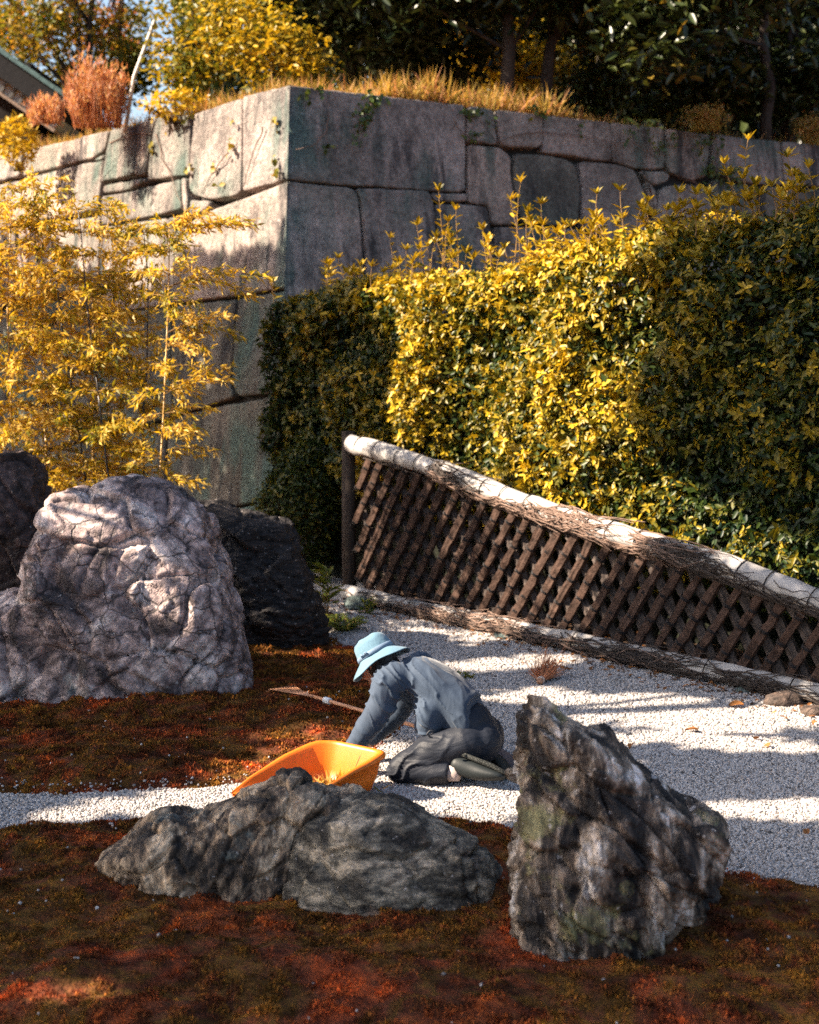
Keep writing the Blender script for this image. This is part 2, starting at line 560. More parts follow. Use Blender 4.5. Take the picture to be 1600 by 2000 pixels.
def axis_coords(lo, hi, step, far):
    c = list(np.arange(lo, hi, step))
    g = step
    a, b = lo, hi
    left, right = [], [hi]
    while a > -far:
        g *= 1.35
        a -= g
        left.append(a)
    g = step
    while b < far:
        g *= 1.35
        b += g
        right.append(b)
    return np.array(left[::-1] + c + right)
def grid_obj(name, xs, ys, Z, mat, attrs=None):
    X, Y = np.meshgrid(xs, ys)
    V = np.stack([X, Y, Z], -1).reshape(-1, 3)
    nx, ny = len(xs), len(ys)
    i = (np.arange(ny - 1)[:, None] * nx + np.arange(nx - 1)[None, :]).ravel()
    loops = np.stack([i, i + 1, i + nx + 1, i + nx], -1).ravel()
    me = rawmesh(name, V, loops, np.arange(len(i)) * 4)
    for k, v in (attrs or {}).items(): attr(me, k, v.ravel())
    smooth(me)
    me.materials.append(mat)
    return link(bpy.data.objects.new(name, me))

def moss_color(t):
    v = t.coord('World')
    a = t.noise(v, 1.9, 7, .68, .5)
    b = t.noise(v, 6.5, 5, .65)
    c = t.noise(v, 34, 3, .6)
    col = t.ramp(a, [(.36, (.25, .07, .024)), (.43, (.12, .048, .024)), (.48, (.10, .055, .02)), (.525, (.115, .078, .018)), (.57, (.095, .045, .022)), (.63, (.18, .06, .022)), (.72, (.34, .13, .026))])
    col = t.mix(1.0, col, t.ramp(b, [(.34, (.40, .38, .42)), (.5, (1, 1, 1)), (.64, (1.75, 1.65, 1.3))]), 'MULTIPLY')
    col = t.mix(1.0, col, (1.3, 1.02, 1.05), 'MULTIPLY')
    return t, col, c
t, col, c = moss_color(NT('moss_ground'))
soil_f = t.attr('soil')
col = t.mix(1.0, col, (.72, .68, .66), 'MULTIPLY')
col = t.mix(soil_f, col, t.ramp(c, [(.3, (.035, .022, .016)), (.6, (.075, .048, .032)), (.8, (.13, .07, .04))]))
M['ground'] = t.done(t.bsdf(col, .95, t.bump(c, .9, .03), .1))
t, col, c = moss_color(NT('moss_tufts'))
tn = t.attr('tint')
col = t.mix(1.0, col, t.ramp(tn, [(0, (.4, .36, .34)), (.4, (1.1, 1.0, .9)), (.7, (2.2, 1.9, 1.2)), (1, (3.4, 2.2, 1.3))]), 'MULTIPLY')
b_ = t.bsdf(col, .9, spec=.1)
tr_ = t.n('BsdfTranslucent', {'Color': col}).outputs[0]
M['moss'] = t.done(t.n('MixShader', {0: .25, 1: b_, 2: tr_}).outputs[0])
t = NT('gravel_bed')
v = t.coord('World')
col = t.ramp(t.noise(v, 60, 3, .6), [(.3, (.16, .145, .13)), (.6, (.4, .375, .35))])
M['bed'] = t.done(t.bsdf(col, .95, t.bump(t.noise(v, 60, 3), 1, .02), .1))
t = NT('white_pebbles')
r = t.n('ObjectInfo').outputs['Random']
col = t.ramp(r, [(0, (.08, .07, .065)), (.08, (.20, .175, .16)), (.25, (.32, .295, .28)), (.55, (.375, .35, .335)), (.88, (.46, .435, .42)), (1, (.38, .30, .25))])
M['pebble'] = t.done(t.bsdf(col, .65, spec=.3))

xs = axis_coords(-4.6, 4.8, .055, 250)
ys = axis_coords(3.2, 14.5, .055, 250)
X, Y = np.meshgrid(xs, ys)
Z, Dm = ground_h(X, Y)
tag(grid_obj('ground', xs, ys, Z, M['ground'], {'soil': np.clip(polydist(X, Y, SOIL) * 6 + .3, 0, 1)}), kind='structure')
xs = np.arange(-4.2, 5.2, .06)
ys = np.arange(4.6, 14.6, .06)
X, Y = np.meshgrid(xs, ys)
Zb = fbm(np.stack([X * 2.2, Y * 2.2, X * 0], -1).reshape(-1, 3), 3).reshape(X.shape) * .007
tag(grid_obj('gravel_path', xs, ys, Zb, M['bed']), kind='structure')

# white pebbles lying on the path, too many to count
def pebbles():
    n = 850000
    x = RNG.uniform(-4.2, 5.0, n)
    y = RNG.uniform(5.0, 14.2, n)
    keep = (RNG.uniform(0, 1, n) < np.clip((7.0 / y) ** 1.7, 0, 1)) & (np.abs(x) < .286 * y * 1.12 + .25)
    x, y = x[keep], y[keep]
    _, d = ground_h(x, y)
    k = d < -.015 - RNG.uniform(0, 1, len(x)) ** 3 * .09 + .10 * (RNG.uniform(0, 1, len(x)) < .12)
    x, y, d = x[k], y[k], d[k]
    z0 = fbm(np.stack([x * 2.2, y * 2.2, x * 0], -1), 3) * .007
    zg = np.maximum(z0, ground_h(x, y)[0])
    s = (.0046 + .0034 * RNG.uniform(0, 1, len(x)) ** 1.5) * np.clip(y / 7.0, .9, 1.7) ** .85
    # a few strays on the moss
    m = 2600
    xm = RNG.uniform(-3, 3, m)
    ym = RNG.uniform(4, 9, m)
    zm, dm = ground_h(xm, ym)
    km = (dm > 0) & (RNG.uniform(0, 1, m) < .14 + .86 * np.exp(-dm * 5))
    P = np.concatenate([np.stack([x, y, zg + s * .45], -1), np.stack([xm, ym, zm + .006], -1)[km]])
    S = np.concatenate([s, RNG.uniform(.0025, .007, km.sum())])
    SV = S[:, None] * RNG.uniform(.75, 1.3, (len(S), 3))
    me = bpy.data.meshes.new('gravel')
    me.vertices.add(len(P))
    me.vertices.foreach_set('co', P.astype(np.float32).ravel())
    a = me.attributes.new('psize', 'FLOAT_VECTOR', 'POINT')
    a.data.foreach_set('vector', SV.astype(np.float32).ravel())
    a = me.attributes.new('prot', 'FLOAT_VECTOR', 'POINT')
    a.data.foreach_set('vector', RNG.uniform(0, 6.28, (len(S), 3)).astype(np.float32).ravel())
    me.update()
    me.materials.append(M['pebble'])
    o = link(bpy.data.objects.new('gravel', me))
    ng = bpy.data.node_groups.new('scatter_pebbles', 'GeometryNodeTree')
    ng.interface.new_socket('Geometry', in_out='INPUT', socket_type='NodeSocketGeometry')
    ng.interface.new_socket('Geometry', in_out='OUTPUT', socket_type='NodeSocketGeometry')
    N, Lk = ng.nodes, ng.links
    gi, go = N.new('NodeGroupInput'), N.new('NodeGroupOutput')
    ico = N.new('GeometryNodeMeshIcoSphere')
    ico.inputs['Radius'].default_value = 1.0
    ico.inputs['Subdivisions'].default_value = 2
    sm = N.new('GeometryNodeSetMaterial')
    sm.inputs['Material'].default_value = M['pebble']
    iop = N.new('GeometryNodeInstanceOnPoints')
    at1 = N.new('GeometryNodeInputNamedAttribute'); at1.data_type = 'FLOAT_VECTOR'; at1.inputs[0].default_value = 'psize'
    at2 = N.new('GeometryNodeInputNamedAttribute'); at2.data_type = 'FLOAT_VECTOR'; at2.inputs[0].default_value = 'prot'
    Lk.new(ico.outputs[0], sm.inputs['Geometry'])
    Lk.new(gi.outputs[0], iop.inputs['Points'])
    Lk.new(sm.outputs[0], iop.inputs['Instance'])
    e2r = N.new('FunctionNodeEulerToRotation')
    Lk.new(at2.outputs[0], e2r.inputs[0])
    Lk.new(e2r.outputs[0], iop.inputs['Rotation'])
    Lk.new(at1.outputs[0], iop.inputs['Scale'])
    Lk.new(iop.outputs[0], go.inputs[0])
    md = o.modifiers.new('scatter', 'NODES')
    md.node_group = ng
    tag(o, 'small white and grey pebbles covering the winding garden path', 'gravel', kind='stuff')
pebbles()

# moss: short upright shoots
def moss():
    n = 900000
    y = RNG.uniform(3.9, 10.5, n)
    x = RNG.uniform(-1, 1, n) * (.286 * y * 1.12 + .2)
    keep = RNG.uniform(0, 1, n) < np.clip((5.2 / y) ** 1.2, 0, 1) * (.286 * y) / 3.0 * 1.35
    x, y = x[keep], y[keep]
    z, d = ground_h(x, y)
    k = (d > -.02) & (polydist(x, y, SOIL) < 0)
    x, y, z = x[k], y[k], z[k]
    # tufted: shoots taller where the small noise is high
    q = np.stack([x, y, x * 0], -1)
    tuft = fbm(q * 14, 2) * .5 + .5
    k = RNG.uniform(0, 1, len(x)) < .35 + .65 * np.clip(tuft, 0, 1)
    x, y, z, tuft = x[k], y[k], z[k], tuft[k]
    N = len(x)
    ax = unit(np.stack([RNG.normal(0, .55, N), RNG.normal(0, .55, N), np.ones(N)], -1))
    L = (.006 + .013 * np.clip(tuft, 0, 1.2)) * RNG.uniform(.6, 1.4, N) * np.clip(y / 5.5, 1, 1.6)
    tint = np.clip(RNG.beta(2, 3, N) + .12 * (tuft - .5), 0, 1)
    o = leaf_obj('moss', np.stack([x, y, z - .003], -1), ax, rand_unit(N), L, L * RNG.uniform(.35, .7, N), tint, M['moss'], None, LEAF_SLIM)
    tag(o, 'rust red, brown and olive moss carpet between the rocks', 'moss', kind='stuff')
moss()

# ------------------------------------------------------------------ the old castle-like stone wall
YC = 16.0
WT = at(566, 165, YC)
WB = at(545, 1000, YC - .75)
ZTOP = WT[2]
CUP = unit(WB - WT)                # down the corner
def hz(px, py):
    p = gz(px, py, ZTOP) - WT
    return unit(np.array([p[0], p[1], 0.0]))
DR = hz(1600, 281)
DL = hz(0, 301)
def face_frame(face):
    d = DR if face == 'R' else DL
    n = unit(np.cross(d, CUP))
    if n[1] > 0: n = -n
    return d, n
BIS = unit(DR + DL)                # inwards
def wall_pt(px, py, face):
    d, n = face_frame(face)
    return onplane(px, py, WT, n)
def stone(polys, parent, name='stone'):
    mb = MB()
    for face, poly in polys:
        d, n = face_frame(face)
        up = -CUP
        A = np.stack([d, up], 0)
        G = A @ A.T
        P2 = []
        for px, py in poly:
            q = wall_pt(px, py, face) - WT
            a, b = np.linalg.solve(G, A @ q)
            P2.append([a, b])
        P2 = np.array(P2)
        # orientation: counter-clockwise in (a, b)
        area = np.sum(P2[:, 0] * np.roll(P2[:, 1], -1) - P2[:, 1] * np.roll(P2[:, 0], -1))
        if area < 0: P2 = P2[::-1]
        corner = P2[:, 0] < .12
        P2[corner, 0] = 0
        Q, C = [], []
        m = len(P2)
        for i in range(m):
            p, q = P2[i], P2[(i + 1) % m]
            ce = corner[i] and corner[(i + 1) % m]
            k = max(1, int(np.linalg.norm(q - p) / .05))
            for j in range(k):
                w = p + (q - p) * j / k
                if not ce and j > 0: w = w + np.array([random.uniform(-.007, .007), random.uniform(-.007, .007)])
                Q.append(w)
                C.append(ce or (j == 0 and corner[i]))
        Q = np.array(Q)
        C = np.array(C)
        # round the outline (not along the arris)
        for _ in range(1):
            S = .5 * Q + .25 * (np.roll(Q, 1, 0) + np.roll(Q, -1, 0))
            Q = np.where(C[:, None], Q, S)
        tg = unit(np.roll(Q, -1, 0) - np.roll(Q, 1, 0))
        inn = np.stack([-tg[:, 1], tg[:, 0]], -1)
        ends = C & ~(np.roll(C, 1) & np.roll(C, -1))
        for i in np.where(C)[0]:
            if ends[i]:
                nb = Q.mean(0) - Q[i]
                inn[i] = (0, math.copysign(1, nb[1]))
            else:
                inn[i] = (0, 0)
        size = min(np.ptp(Q[:, 0]), np.ptp(Q[:, 1]))
        off = 0.0 if C.any() else random.uniform(-.025, .02)
        rings = [(.004, -.34), (.004, -.05), (.007, -.016), (.014, -.004), (.03, .0), (.05, .0)]
        k = len(Q)
        V = []
        tl_ = np.array([random.gauss(0, .02), random.gauss(0, .025)])
        for (ins, dep) in rings:
            e = min(ins, size * .28)
            R2 = Q + inn * e
            for i in range(k):
                p = WT + d * R2[i, 0] + up * R2[i, 1]
                if C[i]:
                    p = p + (BIS * .4 if dep < -.2 else 0)
                else:
                    und = 0 if C.any() else (R2[i] - Q.mean(0)) @ tl_
                    p = p + n * (dep + off + und)
                V.append(p)
        F = []
        for r_ in range(len(rings) - 1):
            for i in range(k):
                F.append((r_ * k + i, r_ * k + (i + 1) % k, (r_ + 1) * k + (i + 1) % k, (r_ + 1) * k + i))
        F.append(tuple((len(rings) - 1) * k + i for i in range(k)))
        mb.add(V, F)
    f0, p0_ = polys[-1]
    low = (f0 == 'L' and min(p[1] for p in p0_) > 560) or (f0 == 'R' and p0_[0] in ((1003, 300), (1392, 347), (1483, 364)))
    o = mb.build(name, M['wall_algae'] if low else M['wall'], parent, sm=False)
    bm = bmesh.new()
    bm.from_mesh(o.data)
    big = [f for f in bm.faces if len(f.verts) > 4]
    bmesh.ops.triangulate(bm, faces=big)
    bmesh.ops.recalc_face_normals(bm, faces=bm.faces)
    bm.to_mesh(o.data)
    bm.free()
    smooth(o.data)
    return o
wall = empty('stone_wall', (WT[0], WT[1], 0), 'tall grey retaining wall of huge fitted stone blocks with sharp corner', 'wall')
STONES = [
    [('R', [(565, 165), (910, 204), (911, 373), (890, 376), (845, 374), (720, 363), (690, 364), (563, 351)]), ('L', [(473, 187), (565, 165), (563, 351), (520, 362), (473, 375)])],
    [('R', [(913, 206), (964, 213), (968, 250), (975, 284), (913, 278)])],
    [('R', [(966, 213), (1061, 223), (1060, 284), (1050, 289), (1000, 288), (977, 284)])],
    [('R', [(1063, 223), (1193, 236), (1199, 270), (1198, 314), (1165, 312), (1110, 302), (1060, 298), (1062, 280)])],
    [('R', [(1195, 236), (1299, 249), (1301, 300), (1299, 330), (1240, 328), (1215, 318), (1200, 314)])],
    [('R', [(1302, 249), (1390, 261), (1391, 300), (1385, 345), (1355, 352), (1310, 335), (1302, 320)])],
    [('R', [(1393, 261), (1524, 275), (1530, 330), (1530, 362), (1470, 358), (1420, 345), (1392, 335)])],
    [('R', [(1527, 275), (1660, 289), (1660, 367), (1533, 362)])],
    [('R', [(1663, 289), (1800, 303), (1800, 375), (1663, 367)])],
    [('R', [(914, 281), (978, 287), (998, 304), (1001, 350), (1016, 420), (1017, 439), (963, 438), (958, 402), (917, 396)])],
    [('R', [(1003, 300), (1060, 301), (1105, 308), (1128, 320), (1137, 360), (1138, 400), (1131, 440), (1080, 440), (1022, 435), (1004, 360)])],
    [('R', [(1134, 314), (1195, 318), (1240, 330), (1260, 372), (1268, 405), (1262, 450), (1200, 470), (1165, 455), (1140, 440), (1141, 380)])],
    [('R', [(1247, 333), (1302, 334), (1312, 345), (1305, 355), (1277, 362), (1259, 346)])],
    [('R', [(1260, 352), (1278, 365), (1284, 390), (1283, 425), (1273, 415), (1264, 372)])],
    [('R', [(1287, 372), (1300, 362), (1345, 358), (1365, 362), (1387, 370), (1392, 420), (1388, 490), (1284, 490), (1279, 430)])],
    [('R', [(1392, 347), (1440, 360), (1480, 362), (1480, 490), (1394, 490)])],
    [('R', [(1483, 364), (1640, 371), (1640, 490), (1485, 490)])],
    [('R', [(1643, 371), (1800, 379), (1800, 490), (1643, 490)])],
    [('R', [(563, 353), (690, 366), (700, 376), (706, 440), (713, 545), (713, 600), (555, 600)]),
     ('L', [(563, 353), (475, 386), (415, 408), (376, 430), (342, 452), (338, 520), (340, 592), (455, 578), (556, 563), (555, 600)][:9] + [(556, 566)])],
    [('R', [(694, 366), (838, 372), (848, 395), (852, 450), (860, 505), (858, 590), (717, 590), (709, 440), (702, 385)])],
    [('R', [(841, 375), (914, 377), (915, 394), (848, 393)])],
    [('R', [(850, 397), (915, 398), (955, 403), (960, 440), (965, 480), (970, 590), (862, 590), (855, 450)])],
    [('R', [(966, 442), (1020, 442), (1080, 444), (1130, 446), (1175, 472), (1175, 590), (972, 590)])],
    [('R', [(1178, 474), (1275, 460), (1280, 590), (1180, 590)])],
    [('R', [(1283, 493), (1480, 493), (1480, 610), (1283, 600)])],
    [('R', [(1483, 493), (1800, 493), (1800, 620), (1483, 612)])],
    [('R', [(555, 603), (713, 603), (716, 780), (549, 772)]), ('L', [(556, 567), (465, 582), (458, 640), (453, 720), (453, 747), (462, 774), (549, 768), (552, 690)])],
    [('R', [(716, 603), (950, 598), (950, 770), (718, 780)])],
    [('R', [(953, 598), (1280, 603), (1280, 760), (953, 770)])],
    [('R', [(1283, 606), (1800, 625), (1800, 760), (1283, 760)])],
    [('R', [(549, 775), (760, 783), (760, 960), (545, 975)]), ('L', [(549, 772), (515, 777), (440, 790), (370, 806), (330, 822), (325, 910), (330, 1010), (450, 991), (545, 972)])],
    [('R', [(763, 783), (1100, 773), (1100, 950), (763, 960)])],
    [('R', [(1103, 773), (1800, 765), (1800, 930), (1103, 950)])],
    [('R', [(545, 978), (800, 965), (800, 1120), (542, 1130)]), ('L', [(545, 976), (450, 994), (400, 1003), (400, 1120), (542, 1130)])],
    [('R', [(803, 965), (1800, 935), (1800, 1080), (803, 1115)])],
    [('L', [(378, 221), (470, 188), (470, 373), (455, 384), (412, 390), (380, 383), (370, 370), (372, 300)])],
    [('L', [(309, 230), (374, 213), (370, 341), (320, 348), (286, 352), (300, 262)])],
    [('L', [(273, 240), (306, 231), (297, 266), (284, 342), (264, 344)])],
    [('L', [(219, 253), (270, 241), (261, 342), (201, 357), (210, 300)])],
    [('L', [(159, 267), (215, 254), (207, 294), (180, 311), (154, 316)])],
    [('L', [(186, 309), (208, 299), (206, 312), (182, 316)])],
    [('L', [(50, 291), (156, 268), (151, 317), (110, 326), (42, 344)])],
    [('L', [(-90, 322), (47, 292), (39, 345), (-90, 372)])],
    [('L', [(154, 320), (204, 312), (198, 358), (192, 412), (140, 420), (148, 345)])],
    [('L', [(42, 348), (150, 321), (145, 347), (137, 420), (36, 438)])],
    [('L', [(-90, 376), (38, 349), (32, 440), (-90, 460)])],
    [('L', [(201, 361), (281, 346), (283, 354), (245, 372), (200, 378)])],
    [('L', [(240, 376), (352, 349), (356, 408), (300, 422), (196, 440), (196, 382)])],
    [('L', [(355, 348), (366, 346), (369, 409), (359, 418)])],
    [('L', [(373, 390), (411, 391), (410, 406), (371, 424)])],
    [('L', [(326, 424), (358, 420), (350, 433), (331, 444)])],
    [('L', [(34, 444), (190, 420), (192, 560), (30, 590)])],
    [('L', [(195, 444), (322, 424), (336, 452), (335, 592), (195, 612)])],
    [('L', [(-90, 464), (31, 444), (27, 592), (-90, 620)])],
    [('L', [(340, 597), (462, 584), (450, 745), (457, 776), (385, 800), (340, 810), (332, 700)])],
    [('L', [(195, 616), (336, 598), (329, 700), (336, 812), (200, 850)])],
    [('L', [(-90, 625), (192, 566), (197, 850), (-90, 920)])],
    [('L', [(-90, 925), (197, 856), (326, 824), (321, 910), (326, 1012), (-90, 1110)])],
    [('L', [(-90, 1116), (326, 1016), (396, 1004), (396, 1125), (-90, 1200)])],
]
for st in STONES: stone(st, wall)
def wpt(face, a, b, dep):
    d, n = face_frame(face)
    return WT + d * a + CUP * b + n * dep
HW = (ZTOP + .3) / -CUP[2]
cb = BIS * .2
core = MB()
p0, p1 = WT + cb - np.array([0, 0, .06]), WT + CUP * HW + cb
core.add([p0, p0 + DR * 13, p1 + DR * 13, p1, p0 + DL * 11, p1 + DL * 11], [(0, 1, 2, 3), (0, 3, 5, 4)])
core.build('wall_core', M['gap'], wall)

# terrace behind the wall
def terrace():
    a = np.concatenate([np.linspace(0, 3, 16), np.linspace(3.4, 60, 30)])
    A_, B_ = np.meshgrid(a, a)
    p = (WT + BIS * .12)[None, None, :] + A_[..., None] * DR + B_[..., None] * DL
    q = p.reshape(-1, 3) * .9
    z = ZTOP - .035 + fbm(q, 3).reshape(A_.shape) * .05 * sstep(.1, .8, np.minimum(A_, B_)) + .05 * np.minimum(A_, B_)
    V = np.stack([p[..., 0], p[..., 1], z], -1).reshape(-1, 3)
    k = len(a)
    i = (np.arange(k - 1)[:, None] * k + np.arange(k - 1)[None, :]).ravel()
    me = rawmesh('terrace_ground', V, np.stack([i, i + 1, i + k + 1, i + k], -1).ravel(), np.arange(len(i)) * 4)
    smooth(me)
    me.materials.append(m_plain('leafy_terrace_soil', (.10, .07, .03), .95, .5, 5, .6, .05))
    tag(link(bpy.data.objects.new('terrace_ground', me)), kind='structure')
terrace()
def tz(p):
    """terrace height under a point"""
    d = np.asarray(p)[:2] - WT[:2]
    a, b = np.linalg.solve(np.array([DR[:2], DL[:2]]).T, d)
    return ZTOP - .04 + .05 * max(0, min(a, b))
def topgrass():
    n = 14000
    a = RNG.uniform(0, 1, n)
    right = RNG.uniform(0, 1, n) < .68
    run = np.where(right, RNG.uniform(0, 8.5, n), RNG.uniform(0, 8, n))
    inn = .06 + .9 * RNG.uniform(0, 1, n) ** 1.5
    dens = np.where(right, np.clip(1.1 - np.maximum(run - 3.6, 0) * .5, .12, 1) * np.where(run < .8, .35, 1), 1)
    k = RNG.uniform(0, 1, n) < dens
    right, run, inn = right[k], run[k], inn[k]
    p = WT + np.where(right[:, None], DR, DL) * run[:, None] + np.where(right[:, None], DL, DR) * (inn * .9)[:, None]
    p[:, 2] = ZTOP - .05
    N = len(p)
    tall = np.where(right & (run > 1.2) & (run < 4.2), 1.25, .75)
    ax = np.stack([RNG.normal(0, .45, N), RNG.normal(0, .45, N), np.ones(N)], -1)
    L = (.07 + .25 * RNG.uniform(0, 1, N) ** 1.6) * tall * (1 + .35 * vnoise(np.stack([run * 3, run * 0, run * 0], -1)))
    tag(leaf_obj('dry_grass', p, ax, rand_unit(N), L, L * .05 + .003, RNG.uniform(0, 1, N), M['dry_grass'], None, BLADE),
        'dry orange grass fringe growing along the top of the stone wall', 'grass', kind='stuff')
topgrass()

# ================================================================== trees and bushes on the terrace
def clumpy(center, radii, nclump, per, crad, hollow=.0):
    c = np.asarray(center, float)
    d = rand_unit(nclump)
    r = RNG.uniform(hollow, 1, nclump) ** (1 / 2.2)
    cc = c + d * r[:, None] * np.asarray(radii)
    off = RNG.normal(size=(nclump, per, 3)) * crad * np.array([1, 1, .65])
    P = (cc[:, None, :] + off).reshape(-1, 3)
    tone = np.repeat(RNG.normal(0, .12, nclump), per)
    return P, tone, cc
def limb(mb, p0, p1, r0, r1, wob=.08, n=7, k=7):
    p0, p1 = np.asarray(p0, float), np.asarray(p1, float)
    t = np.linspace(0, 1, n)[:, None]
    L = np.linalg.norm(p1 - p0)
    pts = p0 + (p1 - p0) * t + RNG.normal(0, wob * L / 5, (n, 3)) * np.sin(t * math.pi)
    pts[0], pts[-1] = p0, p1
    mb.tube(pts, np.linspace(r0, r1, n), k)
    return pts
def tree(name, label, group, base, crowns, mat, L, tint, trunk_to=None, r=.12, lean=None, kindl=LEAF_BROAD, wl=.5, cat='tree', droop=.2, bark='bark', nlimb=10, hollow=.0):
    base = np.asarray(base, float)
    e = empty(name, base, label, cat, group)
    P, T, CC = [], [], []
    for (c, rad, nc, per, cr) in crowns:
        p, t_, cc = clumpy(c, rad, nc, per, cr, hollow)
        P.append(p); T.append(t_); CC.append(cc)
    P, T, CC = np.concatenate(P), np.concatenate(T), np.concatenate(CC)
    N = len(P)
    ax = rand_unit(N)
    ax[:, 2] = ax[:, 2] * .6 - droop
    nr = rand_unit(N) * .7 + np.array([0, 0, .8])
    LL = L * RNG.uniform(.65, 1.3, N)
    lo, hi = tint
    tv = np.clip(lo + (hi - lo) * RNG.beta(2, 2, N) + T, 0, 1)
    leaf_obj('crown', P, ax, nr, LL, LL * wl, tv, mat, e, kindl)
    mb = MB()
    top = np.asarray(trunk_to if trunk_to is not None else crowns[0][0], float)
    pts = limb(mb, base - np.array([0, 0, .1]), top, r, r * .35, .06, 9, 9)
    for q in CC[RNG.permutation(len(CC))[:nlimb]]:
        s = pts[RNG.integers(3, len(pts))]
        limb(mb, s, q, r * .3, r * .07, .1, 5, 5)
    mb.build('trunk', M[bark], e, sm=True)
    return e
def tb(px, Y):                      # a foot point on the terrace, below a pixel column
    p = at(px, 200, Y)
    p[2] = tz(p)
    return p
G1 = 'trees above the wall'
# golden shrubs catching the sun on the corner terrace
b = tb(505, 17.6)
tree('golden_shrub', 'bright golden leafy shrub right behind the wall corner', None, b,
     [(at(540, 95, 17.6), (.55, .45, .50), 60, 26, .12), (at(455, 60, 17.9), (.45, .4, .55), 40, 26, .13), (at(590, 135, 17.5), (.4, .35, .2), 30, 22, .09)], M['gold_leaf'], .085, (.2, .9), r=.035, cat='shrub', nlimb=14)
b = tb(350, 18.8)
tree('golden_tree', 'tall yellow green tree left of the golden shrub, behind the pole', None, b,
     [(at(385, 60, 18.8), (.6, .7, .75), 70, 28, .16), (at(450, -120, 19), (1.3, 1.0, 1.2), 120, 28, .2), (at(360, 150, 18.6), (.35, .5, .3), 26, 26, .12)], M['gold_leaf'], .095, (.0, .62), r=.06, nlimb=16)
# dark evergreens
def ever(px, Y, top_py, label, crowns, r=.13, tint=(.05, .8), L=.17, top_px=None, nl=14):
    b = tb(px, Y)
    tree('evergreen_tree', label, G1, b, [(at(a, c_, y_), rr, n_, 26, cr) for (a, c_, y_, rr, n_, cr) in crowns], M['dark_leaf'], L, tint,
         trunk_to=at(top_px if top_px else px, top_py, Y), r=r, nlimb=nl, wl=.42)
ever(985, 18.6, -160, 'dark evergreen tree with leaning trunk rising behind the orange grass', [(980, -60, 18.6, (1.6, 1.1, .65), 130, .2), (760, -40, 19, (1.3, 1.1, .8), 90, .22), (1000, -260, 18.6, (2.4, 1.6, 1.1), 110, .3)], .11, top_px=1015)
ever(1065, 19.0, -200, 'dark evergreen tree with straighter trunk, second of the two trunks', [(1200, -30, 19, (1.3, 1.0, .6), 90, .2), (1150, -280, 19, (2.4, 1.6, 1.2), 100, .3)], .10, top_px=1090)
ever(1500, 20.4, -250, 'broad leaved evergreen hanging drooping leafy branches at upper right', [(1290, 40, 17.6, (.75, .5, .55), 46, .16), (1400, -60, 18, (1.3, .9, .7), 80, .2)], .09, L=.2, tint=(.1, 1.0))
ever(690, 20.0, -200, 'dense dark tree behind the golden shrub', [(690, 40, 20, (1.1, .9, 1.0), 110, .2), (640, -200, 20, (1.8, 1.4, 1.2), 110, .26), (560, -20, 20.4, (1.0, .9, .9), 80, .2)], .1)
ever(850, 21.0, -100, 'dark bushy tree filling the shade left of the two trunks', [(840, 90, 21, (1.1, .8, .8), 90, .2), (870, -60, 21.5, (1.5, 1, .9), 80, .24)], .1)
ever(1185, 20.0, 60, 'olive green bushy evergreen standing right of the two trunks', [(1180, 150, 19.6, (.65, .6, .5), 70, .15), (1230, 40, 20.5, (.9, .8, .7), 60, .2)], .07, tint=(.3, .95), L=.12)
ever(1400, 21.0, -50, 'dark evergreen bush in shade above the far wall', [(1390, 170, 20.5, (.9, .7, .45), 70, .17), (1380, 60, 21.5, (1.2, .9, .9), 80, .22)], .08, tint=(.15, .95))
ever(1540, 21.5, -120, 'near black evergreen tree at the upper right edge', [(1560, 160, 21, (1.0, .8, .6), 80, .2), (1540, -10, 22, (1.5, 1, 1.1), 110, .25), (1640, 80, 22, (1.2, 1, 1.2), 90, .25)], .12)
b = tb(1010, 22.5)
tree('amber_bush', 'amber leaved bush glowing behind the two dark trunks', None, b, [(at(1010, 130, 22.5), (1.0, .5, .5), 80, 24, .14), (at(940, 60, 22.8), (.8, .5, .5), 50, 24, .14)], M['gold_leaf'], .12, (.5, 1.0), r=.05, cat='bush')
# autumn trees far to the left
def autumn(px, Y, label, crowns, tint, r=.09, lean=None):
    b = tb(px, Y)
    tree('autumn_tree', label, 'autumn trees', b, [(at(a, c_, y_), rr, n_, 26, cr) for (a, c_, y_, rr, n_, cr) in crowns], M['autumn_leaf'], .13, tint, trunk_to=at(lean or px, -60, Y), r=r, nlimb=18)
autumn(150, 25, 'orange and green autumn tree with dark slanting trunk', [(120, 60, 25, (1.2, .9, .55), 60, .2), (60, -60, 25, (1.4, 1, .9), 70, .26)], (.2, .75), lean=185)
autumn(230, 27, 'russet red autumn tree beside the bright gap of sky', [(205, 50, 27, (.55, .8, .6), 24, .2), (200, -60, 27, (.9, 1, .7), 30, .26)], (.5, 1.0), lean=236)
autumn(40, 27.5, 'yellow green tree rising behind the tiled roof', [(30, 60, 27.5, (1.1, .9, .9), 56, .24), (-60, 120, 28, (1.1, 1, .9), 50, .26), (140, 170, 26, (.9, .7, .45), 60, .18), (240, 140, 26, (.6, .6, .5), 60, .16), (255, 60, 28, (.35, .5, .5), 26, .15)], (.05, .55))

